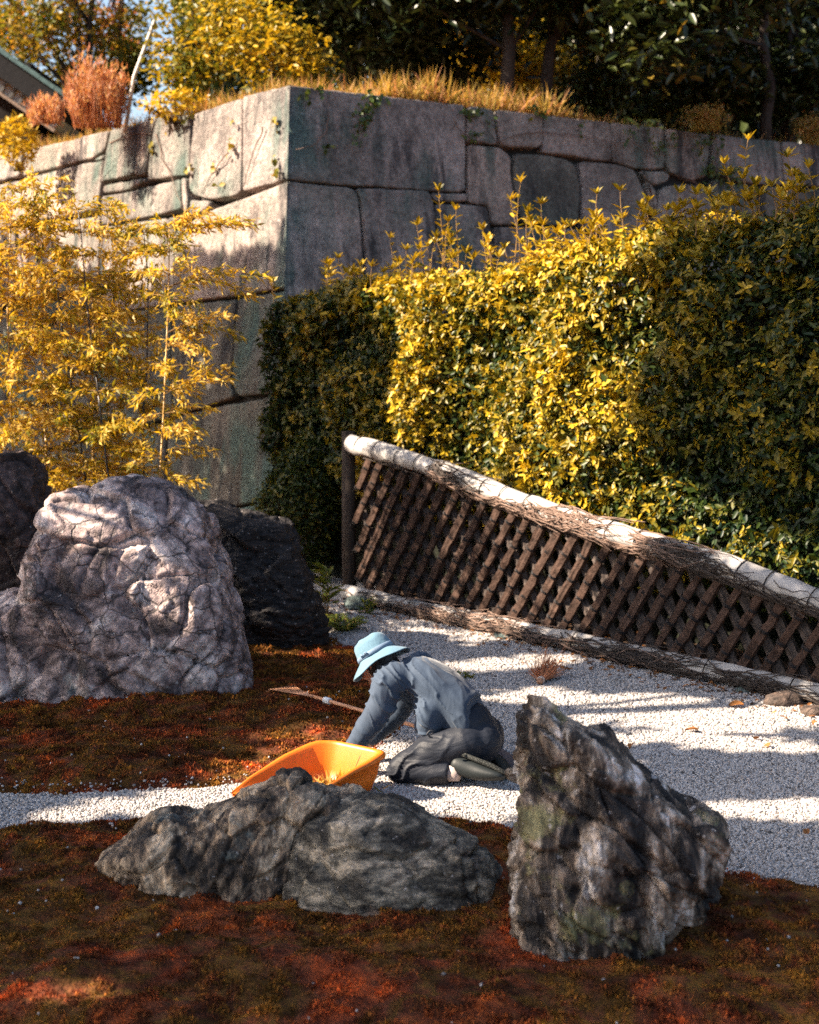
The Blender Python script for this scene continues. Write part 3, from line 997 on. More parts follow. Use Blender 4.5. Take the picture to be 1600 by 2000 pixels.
# dark wood on the slope farther back, one mass
def wood():
    n = 34000
    px = RNG.uniform(345, 1900, n)
    py = RNG.uniform(-520, 330, n)
    Yw = RNG.uniform(24, 31, n)
    P = np.stack([at(a, b_, c_) for a, b_, c_ in zip(px, py, Yw)])
    q = fbm(P * .8, 2)
    k = q > -.75
    P, q = P[k], q[k]
    N = len(P)
    o = leaf_obj('woodland', P, rand_unit(N), rand_unit(N) + np.array([0, 0, .6]), RNG.uniform(.22, .42, N), RNG.uniform(.12, .2, N),
                 np.clip(RNG.uniform(0, .8, N) + q * .1, 0, .88), M['dark_leaf'])
    tag(o, 'dark mass of evergreen woodland closing off the view', 'woodland', kind='stuff')
wood()
def hill():
    x = np.linspace(-1.6, 40, 24)
    yv = np.linspace(33, 70, 10)
    X, Y = np.meshgrid(x, yv)
    Z = ZTOP - 1 + (Y - 32) * .45 * sstep(-2, 3, X) + sstep(33, 36, Y) * 9 * sstep(-4, 0, X - .02 * Y) + fbm(np.stack([X * .3, Y * .3, X * 0], -1).reshape(-1, 3), 3).reshape(X.shape) * 1.2
    tag(grid_obj('hillside', x, yv, Z, m_plain('wooded_hillside', (.012, .018, .008), .95, .5, .8)), kind='structure')
hill()

# red plume grass
def plumes(px0, px1, top, Y, n, label):
    b = tb((px0 + px1) / 2, Y)
    e = empty('plume_grass', b, label, 'ornamental grass')
    N = int(n * 1.1)
    u = RNG.uniform(-1, 1, N)
    cx = (px0 + px1) / 2 + u * (px1 - px0) / 2 * .82
    P = np.stack([at(c_, 250, Y + d_) for c_, d_ in zip(cx, RNG.normal(0, .12, N))])
    P[:, 2] = b[2] - .05
    zt = at(px0, top, Y)[2] - b[2]
    L = zt * (1 - .3 * np.abs(u) ** 1.5) * (1 + .16 * np.sin(u * 9) * np.sin(u * 23)) * RNG.uniform(.5, 1.1, N)
    ax = np.stack([u * .10 + RNG.normal(0, .09, N), RNG.normal(0, .08, N), np.ones(N)], -1)
    leaf_obj('stem', P, ax, rand_unit(N), L, .009, RNG.uniform(0, .8, N), M['red_grass'], e, BLADE)
    # feathery heads
    hp = P + unit(ax) * (L * RNG.uniform(.5, 1.0, N))[:, None]
    hp = np.repeat(hp, 7, 0) + RNG.normal(0, .02, (N * 7, 3)) + np.repeat(unit(ax) * .09, 7, 0) * RNG.uniform(-1, 1, (N * 7, 1))
    ha = np.repeat(unit(ax), 7, 0) + RNG.normal(0, .35, (N * 7, 3))
    leaf_obj('plume', hp, ha, rand_unit(N * 7), RNG.uniform(.05, .12, N * 7), .018, RNG.uniform(.2, 1, N * 7), M['red_grass'], e, LEAF_SLIM)
plumes(132, 246, 116, 18.3, 420, 'tall russet plume grass clump standing on the wall beside the roof')
plumes(55, 125, 195, 18.0, 150, 'low russet grass tuft below the end of the tiled roof')
def plumes_small(px, Y, label, w=.25, h=.3, n=90):
    b = tb(px, Y)
    e = empty('dry_shrub', b, label, 'shrub')
    N = n
    P = b + np.stack([RNG.normal(0, w * .4, N), RNG.normal(0, .08, N), np.zeros(N)], -1)
    ax = np.stack([RNG.normal(0, .35, N), RNG.normal(0, .3, N), np.ones(N)], -1)
    L = RNG.uniform(.5, 1.1, N) * h
    leaf_obj('stem', P, ax, rand_unit(N), L, .012, RNG.uniform(.1, .6, N), M['dry_grass'], e, BLADE)
    hp = np.repeat(P + unit(ax) * (L * .75)[:, None], 8, 0) + RNG.normal(0, .045, (N * 8, 3))
    leaf_obj('leaf_head', hp, rand_unit(N * 8) + np.array([0, 0, .5]), rand_unit(N * 8), RNG.uniform(.04, .08, N * 8), .02, RNG.uniform(.1, .9, N * 8), M['dry_grass'], e, LEAF_SLIM)
pR = WT + DR * 6.0
plumes_small(1378, 18.9, 'pale dry shrub sprouting above the far wall top', .25, .32)
plumes_small(1590, 20.3, 'pale dry shrub on the wall at the right edge', .22, .45)

# slim pale pole
e = tb(243, 18.5)
mb = MB()
mb.tube([e - np.array([0, 0, .1]), at(262, 150, 18.5), at(302, 40, 18.6)], [.024, .024, .02], 8)
tag(mb.build('leaning_pole', m_plain('pale_bamboo_pole', (.55, .5, .44), .6), None, True), 'pale leaning bamboo pole beside the gap of sky', 'pole')

# corner of a roofed building beyond the wall
def building():
    Y0 = 21.5
    o_ = at(132, 188, Y0)
    e = empty('roofed_building', (o_[0], o_[1], tz(o_)), 'dark building with green edged roof and pale eave soffit', 'building')
    up = unit(at(0, 97, Y0) - o_)
    dn = np.array([up[2], 0, -up[0]])
    if dn[2] > 0: dn = -dn
    back = np.array([0, 1.0, 0])
    ax = [up, back, dn]
    def slab(nm, u0, u1, d0, d1, y0, y1, m):
        mb = MB()
        mb.box(o_ + up * (u0 + u1) / 2 + dn * (d0 + d1) / 2 + back * (y0 + y1) / 2, ((u1 - u0) / 2, (y1 - y0) / 2, (d1 - d0) / 2), ax)
        return mb.build(nm, m, e)
    r_ = slab('roof', .0, 4.2, .04, .33, .0, 6, m_plain('dark_thatch', (.02, .019, .02), .9))
    green = m_plain('copper_green_tiles', (.10, .17, .165), .6)
    for i in range(16):
        tl = slab('roof_tile', -.05 + i * .262, .205 + i * .262, -.03 + (i % 2) * .006, .037, -.06, 6, green)
        put(tl, r_)
    slab('soffit', -.02, 4.2, .333, .50, .25, 6, m_plain('pale_plaster_eave', (.42, .41, .39), .8))
    for i in range(26):
        sl = slab('rafter', .1 + i * .16, .145 + i * .16, .34, .495, .215, .247, m_plain('eave_shadow_gap', (.16, .155, .15), .8) if i == 0 else bpy.data.materials['eave_shadow_gap'])  # grey rafter ends along the soffit front
    slab('eave_board', -.05, 4.2, .503, .55, .2, 6, m_plain('tan_eave_board', (.34, .25, .19), .8))
    mb = MB()
    c = o_ + up * 2.4
    mb.box((c[0] - .9, Y0 + 3.4, o_[2] - 1.6), (2.2, 2.8, 2.2))
    mb.build('wall', m_plain('dark_timber', (.018, .014, .013), .9), e)
building()

# ================================================================== bamboo
def bamboo(px_path, Y, label, gold, nleaf_scale=1.0, zmin=1.0, sprays=()):
    pts = np.array([at(a, b_, Y + dy) for a, b_, dy in px_path])
    base = pts[0].copy()
    base[2] = ground_h(np.array([base[0]]), np.array([base[1]]))[0][0]
    e = empty('bamboo_stalk', base, label, 'bamboo', 'bamboo stalks behind the big boulder')
    pts = np.concatenate([[base - np.array([0, 0, .05])], pts])
    # resample
    seg = np.linalg.norm(np.diff(pts, axis=0), axis=1)
    s = np.concatenate([[0], np.cumsum(seg)])
    tt = np.arange(0, s[-1], .17)
    C = np.stack([np.interp(tt, s, pts[:, i]) for i in range(3)], -1)
    mb = MB()
    r0 = .0105
    n = len(C)
    for i in range(n - 1):
        f0 = r0 * (1 - .7 * i / n)
        a, b_ = C[i], C[i + 1]
        mb.tube([a, a + (b_ - a) * .04, a + (b_ - a) * .08, b_], [f0 * 1.3, f0 * 1.25, f0, f0 * .98], 6)
    mb.build('culm', M['culm_gold'] if gold else M['culm_dark'], e, True)
    tw = MB()
    LP, LA, LT = [], [], []
    def spray(p, d, L, dens=1.0):
        k = 7
        q = [p]
        d = unit(d)
        for j in range(k):
            d = unit(d + np.array([0, 0, -.11]) + RNG.normal(0, .05, 3))
            q.append(q[-1] + d * L / k)
        q = np.array(q)
        tw.tube(q, np.linspace(.0035, .001, k + 1), 4)
        m = int(L * 150 * dens)
        u = RNG.uniform(.12, 1, m)
        ii = np.clip((u * k).astype(int), 0, k - 1)
        f = u * k - ii
        pp = q[ii] + (q[ii + 1] - q[ii]) * f[:, None]
        dd = unit(q[ii + 1] - q[ii])
        LP.append(pp + RNG.normal(0, .018, (m, 3)))
        LA.append(dd * .8 + RNG.normal(0, .55, (m, 3)) + np.array([0, 0, -.18]))
        LT.append(np.clip(RNG.normal(RNG.normal(.60, .15), .22, m), 0, 1))
    for i in range(n):
        z = C[i][2]
        if z < zmin: continue
        for k in range(RNG.integers(3, 6)):
            th = RNG.uniform(0, 2 * math.pi)
            L = RNG.uniform(.28, .62) * (1.15 - .5 * i / n) * nleaf_scale
            spray(C[i], np.array([math.cos(th), math.sin(th) * .8, RNG.uniform(.15, .8)]), L)
    for (a, b_, a2, b2) in sprays:
        p0 = at(a, b_, Y)
        p1 = at(a2, b2, Y - .1)
        d = p1 - p0
        L = np.linalg.norm(d)
        for _ in range(2):
            spray(p0, d + np.array([0, 0, .42 * L]) + RNG.normal(0, .03, 3), L * RNG.uniform(.92, 1.05), 1.35)
    tw.build('branches', M['twig'], e)
    P, A_, T = np.concatenate(LP), np.concatenate(LA), np.concatenate(LT)
    N = len(P)
    L = RNG.uniform(.042, .088, N)
    leaf_obj('foliage', P, A_, rand_unit(N) + np.array([0, 0, .9]), L, L * .235, T, M['bamboo_leaf'], e, LEAF_SLIM)
YB = 10.9
bamboo([(214, 950, 0), (187, 725, 0), (170, 600, 0), (158, 450, 0), (150, 385, 0)], YB, 'thickest black bamboo stalk, rising left of the boulder peak', False)
bamboo([(170, 950, .2), (142, 765, .2), (122, 645, .2), (105, 500, .2), (92, 410, .1)], YB, 'black bamboo stalk next to the left of the thickest one', False)
bamboo([(281, 930, .35), (280, 800, .3), (287, 720, .3), (290, 560, .3), (280, 440, .2)], YB, 'thin dark bamboo stalk right of the thickest one', False, .85)
bamboo([(312, 935, 0), (320, 800, 0), (327, 640, 0), (331, 500, 0), (331, 430, 0)], YB - .2, 'golden bamboo stalk standing rightmost above the boulder', True, .8, 1.1,
       sprays=[(330, 470, 500, 440), (330, 560, 515, 545), (327, 650, 470, 632), (322, 770, 455, 745), (322, 840, 390, 850), (330, 440, 420, 400)])
bamboo([(94, 985, .3), (90, 880, .3), (84, 640, .3), (70, 420, .3), (62, 345, .2)], YB, 'golden bamboo stalk beside the dark rock, reaching highest', True, 1.05)
bamboo([(30, 985, .1), (22, 800, .1), (14, 600, .1), (22, 420, .1), (35, 370, 0)], YB, 'golden bamboo stalk above the dark rock at the left edge', True, 1.1)
bamboo([(183, 950, .5), (180, 800, .5), (182, 640, .5), (196, 480, .5), (215, 425, .4)], YB, 'thin golden bamboo stalk half hidden behind the black ones', True, .9)
bamboo([(-45, 985, .2), (-40, 800, .2), (-30, 600, .2), (-20, 400, .2), (-12, 350, .2)], YB, 'golden bamboo stalk only partly in view at the left edge', True, 1.15)
bamboo([(240, 950, .45), (236, 800, .4), (232, 640, .4), (240, 520, .3), (252, 440, .3)], YB, 'slender golden bamboo stalk between the black stalks', True, .85)

# ================================================================== fence
fence = empty('lattice_fence', fpt(0, 0), 'low woven lattice fence with pale bamboo rails sloping down beside path', 'fence')
FLEN = np.dot(FE1 - FE0, FD)
TOPPX = [(688, 866), (770, 888), (860, 917), (980, 965), (1100, 1010), (1290, 1067), (1440, 1113), (1600, 1172)]
TS = [onplane(a, b_, FE0, FN) for a, b_ in TOPPX]
TSs = np.array([np.dot(p - FE0, FD) for p in TS])
TSz = np.array([p[2] for p in TS])
TSs = np.append(TSs, [FLEN + 1.0, FLEN + 2.2])
TSz = np.append(TSz, [TSz[-1] - .2, .12])
def ztop(s): return float(np.interp(s, TSs, TSz))
def rail(name, zf, r, s0, s1, back):
    mb = MB()
    ss = np.arange(s0, s1, .12)
    pts = np.array([fpt(s, zf(s), back) for s in ss])
    pts[:, 2] += RNG.normal(0, .004, len(ss))
    k = 14
    prof = [1 + .05 * math.cos(j * 4.2) + random.uniform(-.03, .03) for j in range(k)]
    mb.tube(pts, r * (1 + .07 * np.sin(ss * 5.1) + .03 * np.sin(ss * 17)), k, prof)
    return mb.build(name, M['rail'], fence, True)
def rail_ties(name, zf, r, s0, s1, step, back, parent):
    for s in np.arange(s0, s1, step):
        s = s + random.uniform(-.06, .06)
        mb = MB()
        c = fpt(s, zf(s), back)
        tdir = unit(fpt(s + .05, zf(s + .05), back) - c)
        a = unit(np.cross(tdir, [0, 0, 1]))
        b_ = np.cross(a, tdir)
        th = np.linspace(0, 2 * math.pi, 15)
        mb.tube([c + (a * math.cos(x) + b_ * math.sin(x)) * (r + .006) + tdir * .012 * math.sin(x * 1) for x in th], .0045, 5)
        o = mb.build(name, M['tie'], parent)
def vines(name, zf, r, zones, per, back, m, parent):
    """tangled vine stems bound along a rail"""
    mb = MB()
    for (s0, s1, ph, den) in zones:
        for i in range(int(per * (s1 - s0) * den)):
            L = random.uniform(.25, .8)
            s = random.uniform(s0, s1 - L * .3)
            th = ph + random.gauss(0, .5)
            dth = random.gauss(0, .6)
            rr = r + random.uniform(.002, .032)
            wob, ph2 = random.uniform(0, .55), random.uniform(0, 6)
            pts = []
            for j in range(8):
                x = s + L * j / 7
                a = th + dth * j / 7 + wob * math.sin(j * 1.1 + ph2) + random.gauss(0, .07)
                tail = 1 + (.35 * (j / 7) ** 4 if i % 4 == 0 else 0)
                c = fpt(x, zf(x), back)
                pts.append(c + FN * math.cos(a) * rr * tail + np.array([0, 0, math.sin(a) * rr * tail]))
            mb.tube(pts, np.linspace(random.uniform(.004, .008), .0025, 8), 4)
    o = mb.build(name, m, parent)
    tag(o, kind='stuff')
RT, RB = .078, .062
top = rail('top_rail', ztop, RT, .0, FLEN + 2.2, 0)
bot = rail('bottom_rail', lambda s: .085, RB, -.05, FLEN + 2.3, -.03)
rail_ties('rail_tie', ztop, RT, .1, FLEN + 1.4, .27, 0, top)
rail_ties('rail_tie', lambda s: .085, RB + .02, .3, FLEN + 1.4, .62, -.03, bot)
sx = lambda px: float(np.dot(onplane(px, np.interp(px, [t_[0] for t_ in TOPPX], [t_[1] for t_ in TOPPX]), FE0, FN) - FE0, FD))
DOWN = -1.0
vines('vine_wrap', ztop, RT, [(sx(850), sx(885), DOWN, 2.5), (sx(930), sx(1050), DOWN + .2, 1.6), (sx(1040), sx(1160), DOWN + .8, 2.0), (sx(1150), sx(1250), DOWN - .1, 1.2), (sx(1240), sx(1300), DOWN + 1.4, 1.6)], 40, 0, M['vine'], top)
vines('vine_wrap', ztop, RT, [(sx(1290), sx(1370), DOWN + 1.2, 2.4), (sx(1360), sx(1440), DOWN, 1.6), (sx(1440), sx(1600), DOWN - .3, 1.3), (sx(700), sx(860), DOWN - .6, .35), (sx(862), sx(880), .3, 5)], 40, 0, M['vine_dark'], top)
vines('vine_wrap', lambda s: .085, RB, [(0, FLEN * .5, -.35, .5), (FLEN * .15, FLEN * .45, .3, .5), (FLEN * .2, FLEN * .75, -.5, .35)], 52, -.03, M['vine'], bot)
vines('vine_wrap', lambda s: .085, RB, [(0, FLEN + 1, -.4, .3), (FLEN * .55, FLEN * .78, .0, .7), (FLEN * .84, FLEN * .93, -.1, 1.2)], 52, -.03, M['vine_dark'], bot)
# lattice: each bundle of twigs is a slat, tied where it crosses
ANG = math.radians(56)
STEP = .178
CT = 1 / math.tan(ANG)
TIE = {}
def slats(sign, back, m, lead):
    s = -1.4
    while s < FLEN + 1.6:
        s += STEP * random.uniform(.94, 1.06)
        z0, pts = .10, []
        # walk upward until the rail is met
        z = z0
        while z < 1.9:
            x = s + sign * (z - z0) * CT
            if x < .06 or x > FLEN + 1.75 or z > ztop(max(0, x)) - .03:
                if pts and (x < .06 or x > FLEN + 1.75 or z > ztop(max(0, x)) - .03) and sign * 1 != 0 and len(pts) > 1: break
            else:
                pts.append((x, z))
            z += .06
        if len(pts) < 3: continue
        P = np.array([fpt(x + random.gauss(0, .003), z_, back + random.gauss(0, .003)) for x, z_ in pts])
        k = 11
        prof = [1 + (.17 if j % 2 else -.17) + random.uniform(-.09, .09) for j in range(k)]
        mb = MB()
        mb.tube(P, .030 * random.uniform(.9, 1.12) * (1 + RNG.normal(0, .09, len(P))), k, prof)
        o = mb.build('slat', m, fence, False)
        if lead:
            tdir = unit(P[-1] - P[0])
            z = .20 + random.uniform(-.02, .02)
            while z < pts[-1][1]:
                i = int(np.argmin([abs(p_[1] - z) for p_ in pts]))
                if 'm' not in TIE:
                    tm = MB()
                    b_ = np.cross(FN, tdir)
                    for w in (-.006, .006):
                        th = np.linspace(0, 2 * math.pi, 9)
                        tm.tube([(FN * math.cos(x) + b_ * math.sin(x)) * .0335 + tdir * w for x in th], .005, 4)
                    for w in range(4):
                        dd = unit(RNG.normal(size=3) + FN * .8)
                        tm.tube([FN * .03, FN * .037 + dd * .03, FN * .034 + dd * .055 - np.array([0, 0, .02])], .002, 3)
                    first = tm.build('slat_tie', M['tie'], None)
                    TIE['m'] = first.data
                    t_ = first
                else:
                    t_ = bpy.data.objects.new('slat_tie', TIE['m'])
                    COL.objects.link(t_)
                put(t_, o)
                t_.location = tuple(P[i])
                z += .165
slats(+1, .0, M['slat'], True)
slats(-1, .052, M['slat_back'], False)
mb = MB()
p = fpt(-.07, 0, .02)
mb.tube([p - np.array([0, 0, .1]), p + np.array([0, 0, .6]), p + np.array([0, 0, ztop(0) + .1])], [.062, .06, .058], 10)
mb.build('post', M['bark'], fence, True)

# ================================================================== hedge
HB = .30                            # face of the hedge behind the fence
hp0 = fpt(0, 0, HB)
TOPH = [(505, 590), (560, 572), (640, 552), (760, 545), (850, 535), (1000, 510), (1120, 478), (1250, 450), (1330, 440), (1420, 420), (1510, 398), (1600, 372)]
HS, HZ = [], []
for a, b_ in TOPH:
    p = onplane(a, b_, hp0, FN)
    HS.append(float(np.dot(p - hp0, FD)))
    HZ.append(p[2])
HS.append(HS[-1] + 2.5); HZ.append(HZ[-1] + .1)
def hzt(s): return np.interp(s, HS, HZ)
S0, S1 = HS[0], HS[-1]
hedge = empty('clipped_hedge', fpt((S0 + S1) / 2, 0, HB + .5), 'tall clipped golden green hedge growing behind the lattice fence', 'hedge')
def hz_low(s):                      # underside: overhangs the fence, reaches lower at the far end
    return np.interp(s, [S0, -.2, 0.2, 1.5, FLEN, S1], [.9, .75, .8, .62, .40, .2])
THK = 1.1
def hedge_foliage():
    P, A_, Nn, T, LL = [], [], [], [], []
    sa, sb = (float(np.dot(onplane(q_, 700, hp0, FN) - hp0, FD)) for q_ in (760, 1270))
    SUN_TONE = lambda s: .05 - .19 * (1 - sstep(sa - .9, sa + .4, s) * (1 - sstep(sb - .25, sb + .5, s)))  # sun and shade painted into leaf tone: paler middle stretch, darker ends
    def surf(kind, n):
        """points over the clipped surface: place, outward direction, lump, depth under the surface"""
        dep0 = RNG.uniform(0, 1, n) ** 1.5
        if kind == 'front':
            s = RNG.uniform(S0, S1, n)
            zt, zl = hzt(s), hz_low(s)
            zl = zl + .12 * vnoise(np.stack([s * 4, s * 0, s * 0], -1))
            z = zl + (zt - zl) * RNG.uniform(0, 1, n) ** .92
            lump = fbm(np.stack([s * 1.7, z * 1.7, s * 0], -1), 3)
            rnd = np.clip((z - zt + .28) / .28, 0, 1) ** 2 * .25 + np.clip((S0 + .35 - s) / .35, 0, 1) ** 2 * .35 + np.clip((zl + .25 - z) / .25, 0, 1) * .18
            p = FE0 + FD * s[:, None] + FBACK * (HB - .15 * lump + .22 * dep0 + rnd)[:, None]
            p[:, 2] = z
            out = np.tile(FN * .8 + np.array([0, 0, .5]), (n, 1))
        elif kind == 'top':
            s = RNG.uniform(S0, S1, n)
            d = RNG.uniform(0, THK, n)
            lump = fbm(np.stack([s * 1.7, d * 1.7, s * 0 + 7], -1), 3)
            z = hzt(s) + .10 * lump - .18 * dep0 - np.clip((.25 - d) / .25, 0, 1) ** 2 * .2
            p = FE0 + FD * s[:, None] + FBACK * (HB + d)[:, None]
            p[:, 2] = z
            out = np.tile(np.array([0, 0, 1.0]) + FN * .2, (n, 1))
        else:
            d = RNG.uniform(0, THK, n)
            z = RNG.uniform(.12, 1, n) * hzt(S0)
            z = np.where(z < .5, z + .35, z)
            lump = fbm(np.stack([d * 2.2, z * 2.2, d * 0 + 3], -1), 3)
            s = S0 - .14 * lump + .25 * dep0 + np.clip((z - hzt(S0) + .3) / .3, 0, 1) ** 2 * .25 + .1 * np.clip(1.2 - z, 0, 1)
            p = FE0 + FD * s[:, None] + FBACK * (HB + d)[:, None]
            p[:, 2] = z
            out = np.tile(-FD * .8 + np.array([0, 0, .5]), (n, 1))
        return p, out, lump, dep0, SUN_TONE(s if kind != 'end' else np.full(n, S0))
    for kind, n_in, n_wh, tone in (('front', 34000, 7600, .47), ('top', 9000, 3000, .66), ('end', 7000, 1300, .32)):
        # leaves of the inner layer
        p, out, lump, dep, sun_off = surf(kind, n_in)
        P.append(p)
        A_.append(RNG.normal(0, .6, (n_in, 3)) + out * .3 + np.array([0, 0, -.4]))
        Nn.append(out * .8 + RNG.normal(0, .6, (n_in, 3)))
        T.append(np.clip(tone - .10 + sun_off + .15 * lump - dep * .3 + RNG.normal(0, .13, n_in), 0, 1))
        LL.append(RNG.uniform(.045, .078, n_in))
        # whorls of younger leaves at the twig ends
        p, out, lump, dep, sun_off = surf(kind, n_wh)
        ax = unit(out + RNG.normal(0, .55, (n_wh, 3)))
        p = p + ax * (.03 + .05 * RNG.uniform(0, 1, (n_wh, 1)) ** 3)
        k = 7
        r1 = unit(np.cross(ax, RNG.normal(size=(n_wh, 3))))
        r2 = np.cross(ax, r1)
        th = (np.arange(k) * 2.4)[None, :] + RNG.uniform(0, 6.28, (n_wh, 1))
        rad = r1[:, None, :] * np.cos(th)[..., None] + r2[:, None, :] * np.sin(th)[..., None]
        up = np.linspace(.05, .75, k)[None, :, None]
        a = rad + ax[:, None, :] * up + RNG.normal(0, .4, (n_wh, k, 3)) + np.array([0, 0, -.45])
        q = p[:, None, :] + ax[:, None, :] * (np.linspace(-.03, .012, k))[None, :, None]
        P.append(q.reshape(-1, 3))
        A_.append(a.reshape(-1, 3))
        Nn.append((ax[:, None, :] * 1.0 - rad * .3 + RNG.normal(0, .2, (n_wh, k, 3))).reshape(-1, 3))
        tw = np.clip(tone + .18 + sun_off + .2 * lump + RNG.normal(0, .14, n_wh), 0, 1)
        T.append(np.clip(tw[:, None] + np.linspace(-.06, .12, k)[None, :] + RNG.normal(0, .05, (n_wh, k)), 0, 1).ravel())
        LL.append((RNG.uniform(.05, .09, (n_wh, 1)) * np.linspace(1.05, .7, k)[None, :] * RNG.uniform(.6, 1.15, (n_wh, k))).ravel())
    P, A_, Nn, T, L = (np.concatenate(v) for v in (P, A_, Nn, T, LL))
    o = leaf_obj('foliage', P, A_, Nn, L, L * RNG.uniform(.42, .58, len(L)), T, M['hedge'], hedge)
    tag(o, kind='stuff')
hedge_foliage()
mb = MB()                           # solid core for the twigs, near-black to stand for the inner shade
ss = np.linspace(S0 + .45, S1 - .1, 26)
for i in range(len(ss) - 1):
    a, b_ = ss[i], ss[i + 1] - .004
    za, zb_ = hzt(a) - .32, hzt(b_) - .32
    la, lb = .04, .04
    V = [fpt(a, la, HB + .32), fpt(b_, lb, HB + .32), fpt(b_, zb_, HB + .32), fpt(a, za, HB + .32),
         fpt(a, la, HB + THK - .15), fpt(b_, lb, HB + THK - .15), fpt(b_, zb_, HB + THK - .15), fpt(a, za, HB + THK - .15)]
    mb.add(V, [(0, 1, 2, 3), (5, 4, 7, 6), (4, 0, 3, 7), (1, 5, 6, 2), (3, 2, 6, 7), (4, 5, 1, 0)])
mb.build('inner_twigs', m_plain('dense_inner_twigs', (.012, .014, .007), .95, .6, 20, 1, .05), hedge)
st = MB()
for s in np.arange(S0 + .3, S1, .42):
    s = s + random.uniform(-.1, .1)
    p = fpt(s, 0, HB + .35 + random.uniform(0, .3))
    st.tube([p - np.array([0, 0, .05]), p + np.array([random.uniform(-.05, .05), 0, .5]), p + np.array([random.uniform(-.1, .1), 0, 1.2])], [.03, .024, .018], 6)
st.build('stems', M['bark'], hedge)
# upright shoots that have outgrown the clipping
def shoot(px, py_top, py_bot, off, n=1):
    pl = fpt(0, 0, HB + off)
    a = onplane(px, py_bot + 25, pl, FN)
    b_ = onplane(px + random.uniform(-6, 6), py_top, pl, FN)
    mb = MB()
    L = np.linalg.norm(b_ - a)
    k = max(4, int(L / .055))
    t_ = np.linspace(0, 1, k)[:, None]
    pts = a + (b_ - a) * t_ + np.array([random.uniform(-.07, .07), random.uniform(-.05, .05), 0]) * t_ ** 2 + np.array([.012, 0, 0]) * np.sin(t_ * 5)
    mb.tube(pts, np.linspace(.005, .002, k), 5)
    o = mb.build('shoot', M['twig'], hedge)
    P, A_ = [], []
    for i in range(k):
        for j in range(2):
            if random.random() < (.45 if i < k * .4 else .18): continue
            th = i * 1.9 + j * math.pi + random.gauss(0, .35)
            P.append(pts[i])
            A_.append((math.cos(th), math.sin(th), random.uniform(.0, .5) + .4 * i / k))
    for j in range(5):
        th = j * 1.26
        P.append(pts[-1]); A_.append((math.cos(th) * .7, math.sin(th) * .7, 1))
    P, A_ = np.array(P), np.array(A_)
    L = RNG.uniform(.055, .105, len(P))
    lf = leaf_obj('leaf', P, A_, np.tile([0, 0, 1.0], (len(P), 1)) + RNG.normal(0, .25, (len(P), 3)), L, L * .36, np.clip(RNG.normal(.8, .15, len(P)), 0, 1), M['hedge'], o)
for (px, t_, b_, off) in [(862, 372, 520, .5), (893, 410, 520, .5), (825, 440, 530, .4), (1004, 355, 500, .5), (1062, 400, 500, .4), (1160, 378, 480, .35), (1214, 372, 470, .35), (1330, 378, 450, .3), (1365, 380, 450, .35),
                          (1450, 272, 420, .3), (1470, 350, 420, .3), (1556, 308, 400, .25), (1590, 330, 390, .3), (640, 515, 560, .3), (675, 505, 560, .4), (770, 465, 545, .35), (950, 450, 520, .4), (1540, 370, 410, .2),
                          (1265, 395, 455, .3), (1100, 440, 490, .3), (705, 520, 560, .3), (1400, 380, 430, .3)]:
    shoot(px, t_, b_, off)
    for q in range(3):
        shoot(px + random.uniform(-26, 26), t_ + random.uniform(.25, .75) * (b_ - t_), b_, off + random.uniform(-.1, .1))
for q in range(46):
    px = random.uniform(520, 1600)
    yb = np.interp(px, [p_[0] for p_ in TOPH], [p_[1] for p_ in TOPH])
    shoot(px, yb - random.uniform(10, 34), yb + 8, random.uniform(.05, .5))
# low bush under the hedge's far end
def lowbush(name, label, cpx, Y, rad, n, tint, mat=None, L=.05, cat='bush'):
    c = at(*cpx, Y)
    low = c[2] - rad[2] if c[2] > 3 else 0.0
    b_ = np.array([c[0], c[1], low])
    e = empty(name, b_, label, cat)
    d = rand_unit(n)
    r = RNG.uniform(.55, 1, n) ** .5
    lump = 1 + .22 * fbm(d * 2.2, 2)
    P = c + d * (r * lump)[:, None] * np.array(rad)
    P[:, 2] = np.maximum(P[:, 2], low + .02)
    T = np.clip(RNG.uniform(tint[0], tint[1], n) + (r - .85) * .4, 0, 1)
    LL = RNG.uniform(.7, 1.3, n) * L
    leaf_obj('foliage', P, rand_unit(n), d + RNG.normal(0, .5, (n, 3)) + np.array([0, 0, .4]), LL, LL * .5, T, mat or M['hedge'], e)
    mb = MB()
    for i in range(7):
        limb(mb, b_ + np.array([random.uniform(-.06, .06), random.uniform(-.06, .06), -.05]), P[RNG.integers(0, n)], .012, .004, .1, 5, 5)
    mb.build('stems', M['bark'], e)
lowbush('low_bush', 'dark rounded low bush under the far end of the hedge', (590, 985), 13.4, (.40, .35, .62), 9000, (.05, .5))

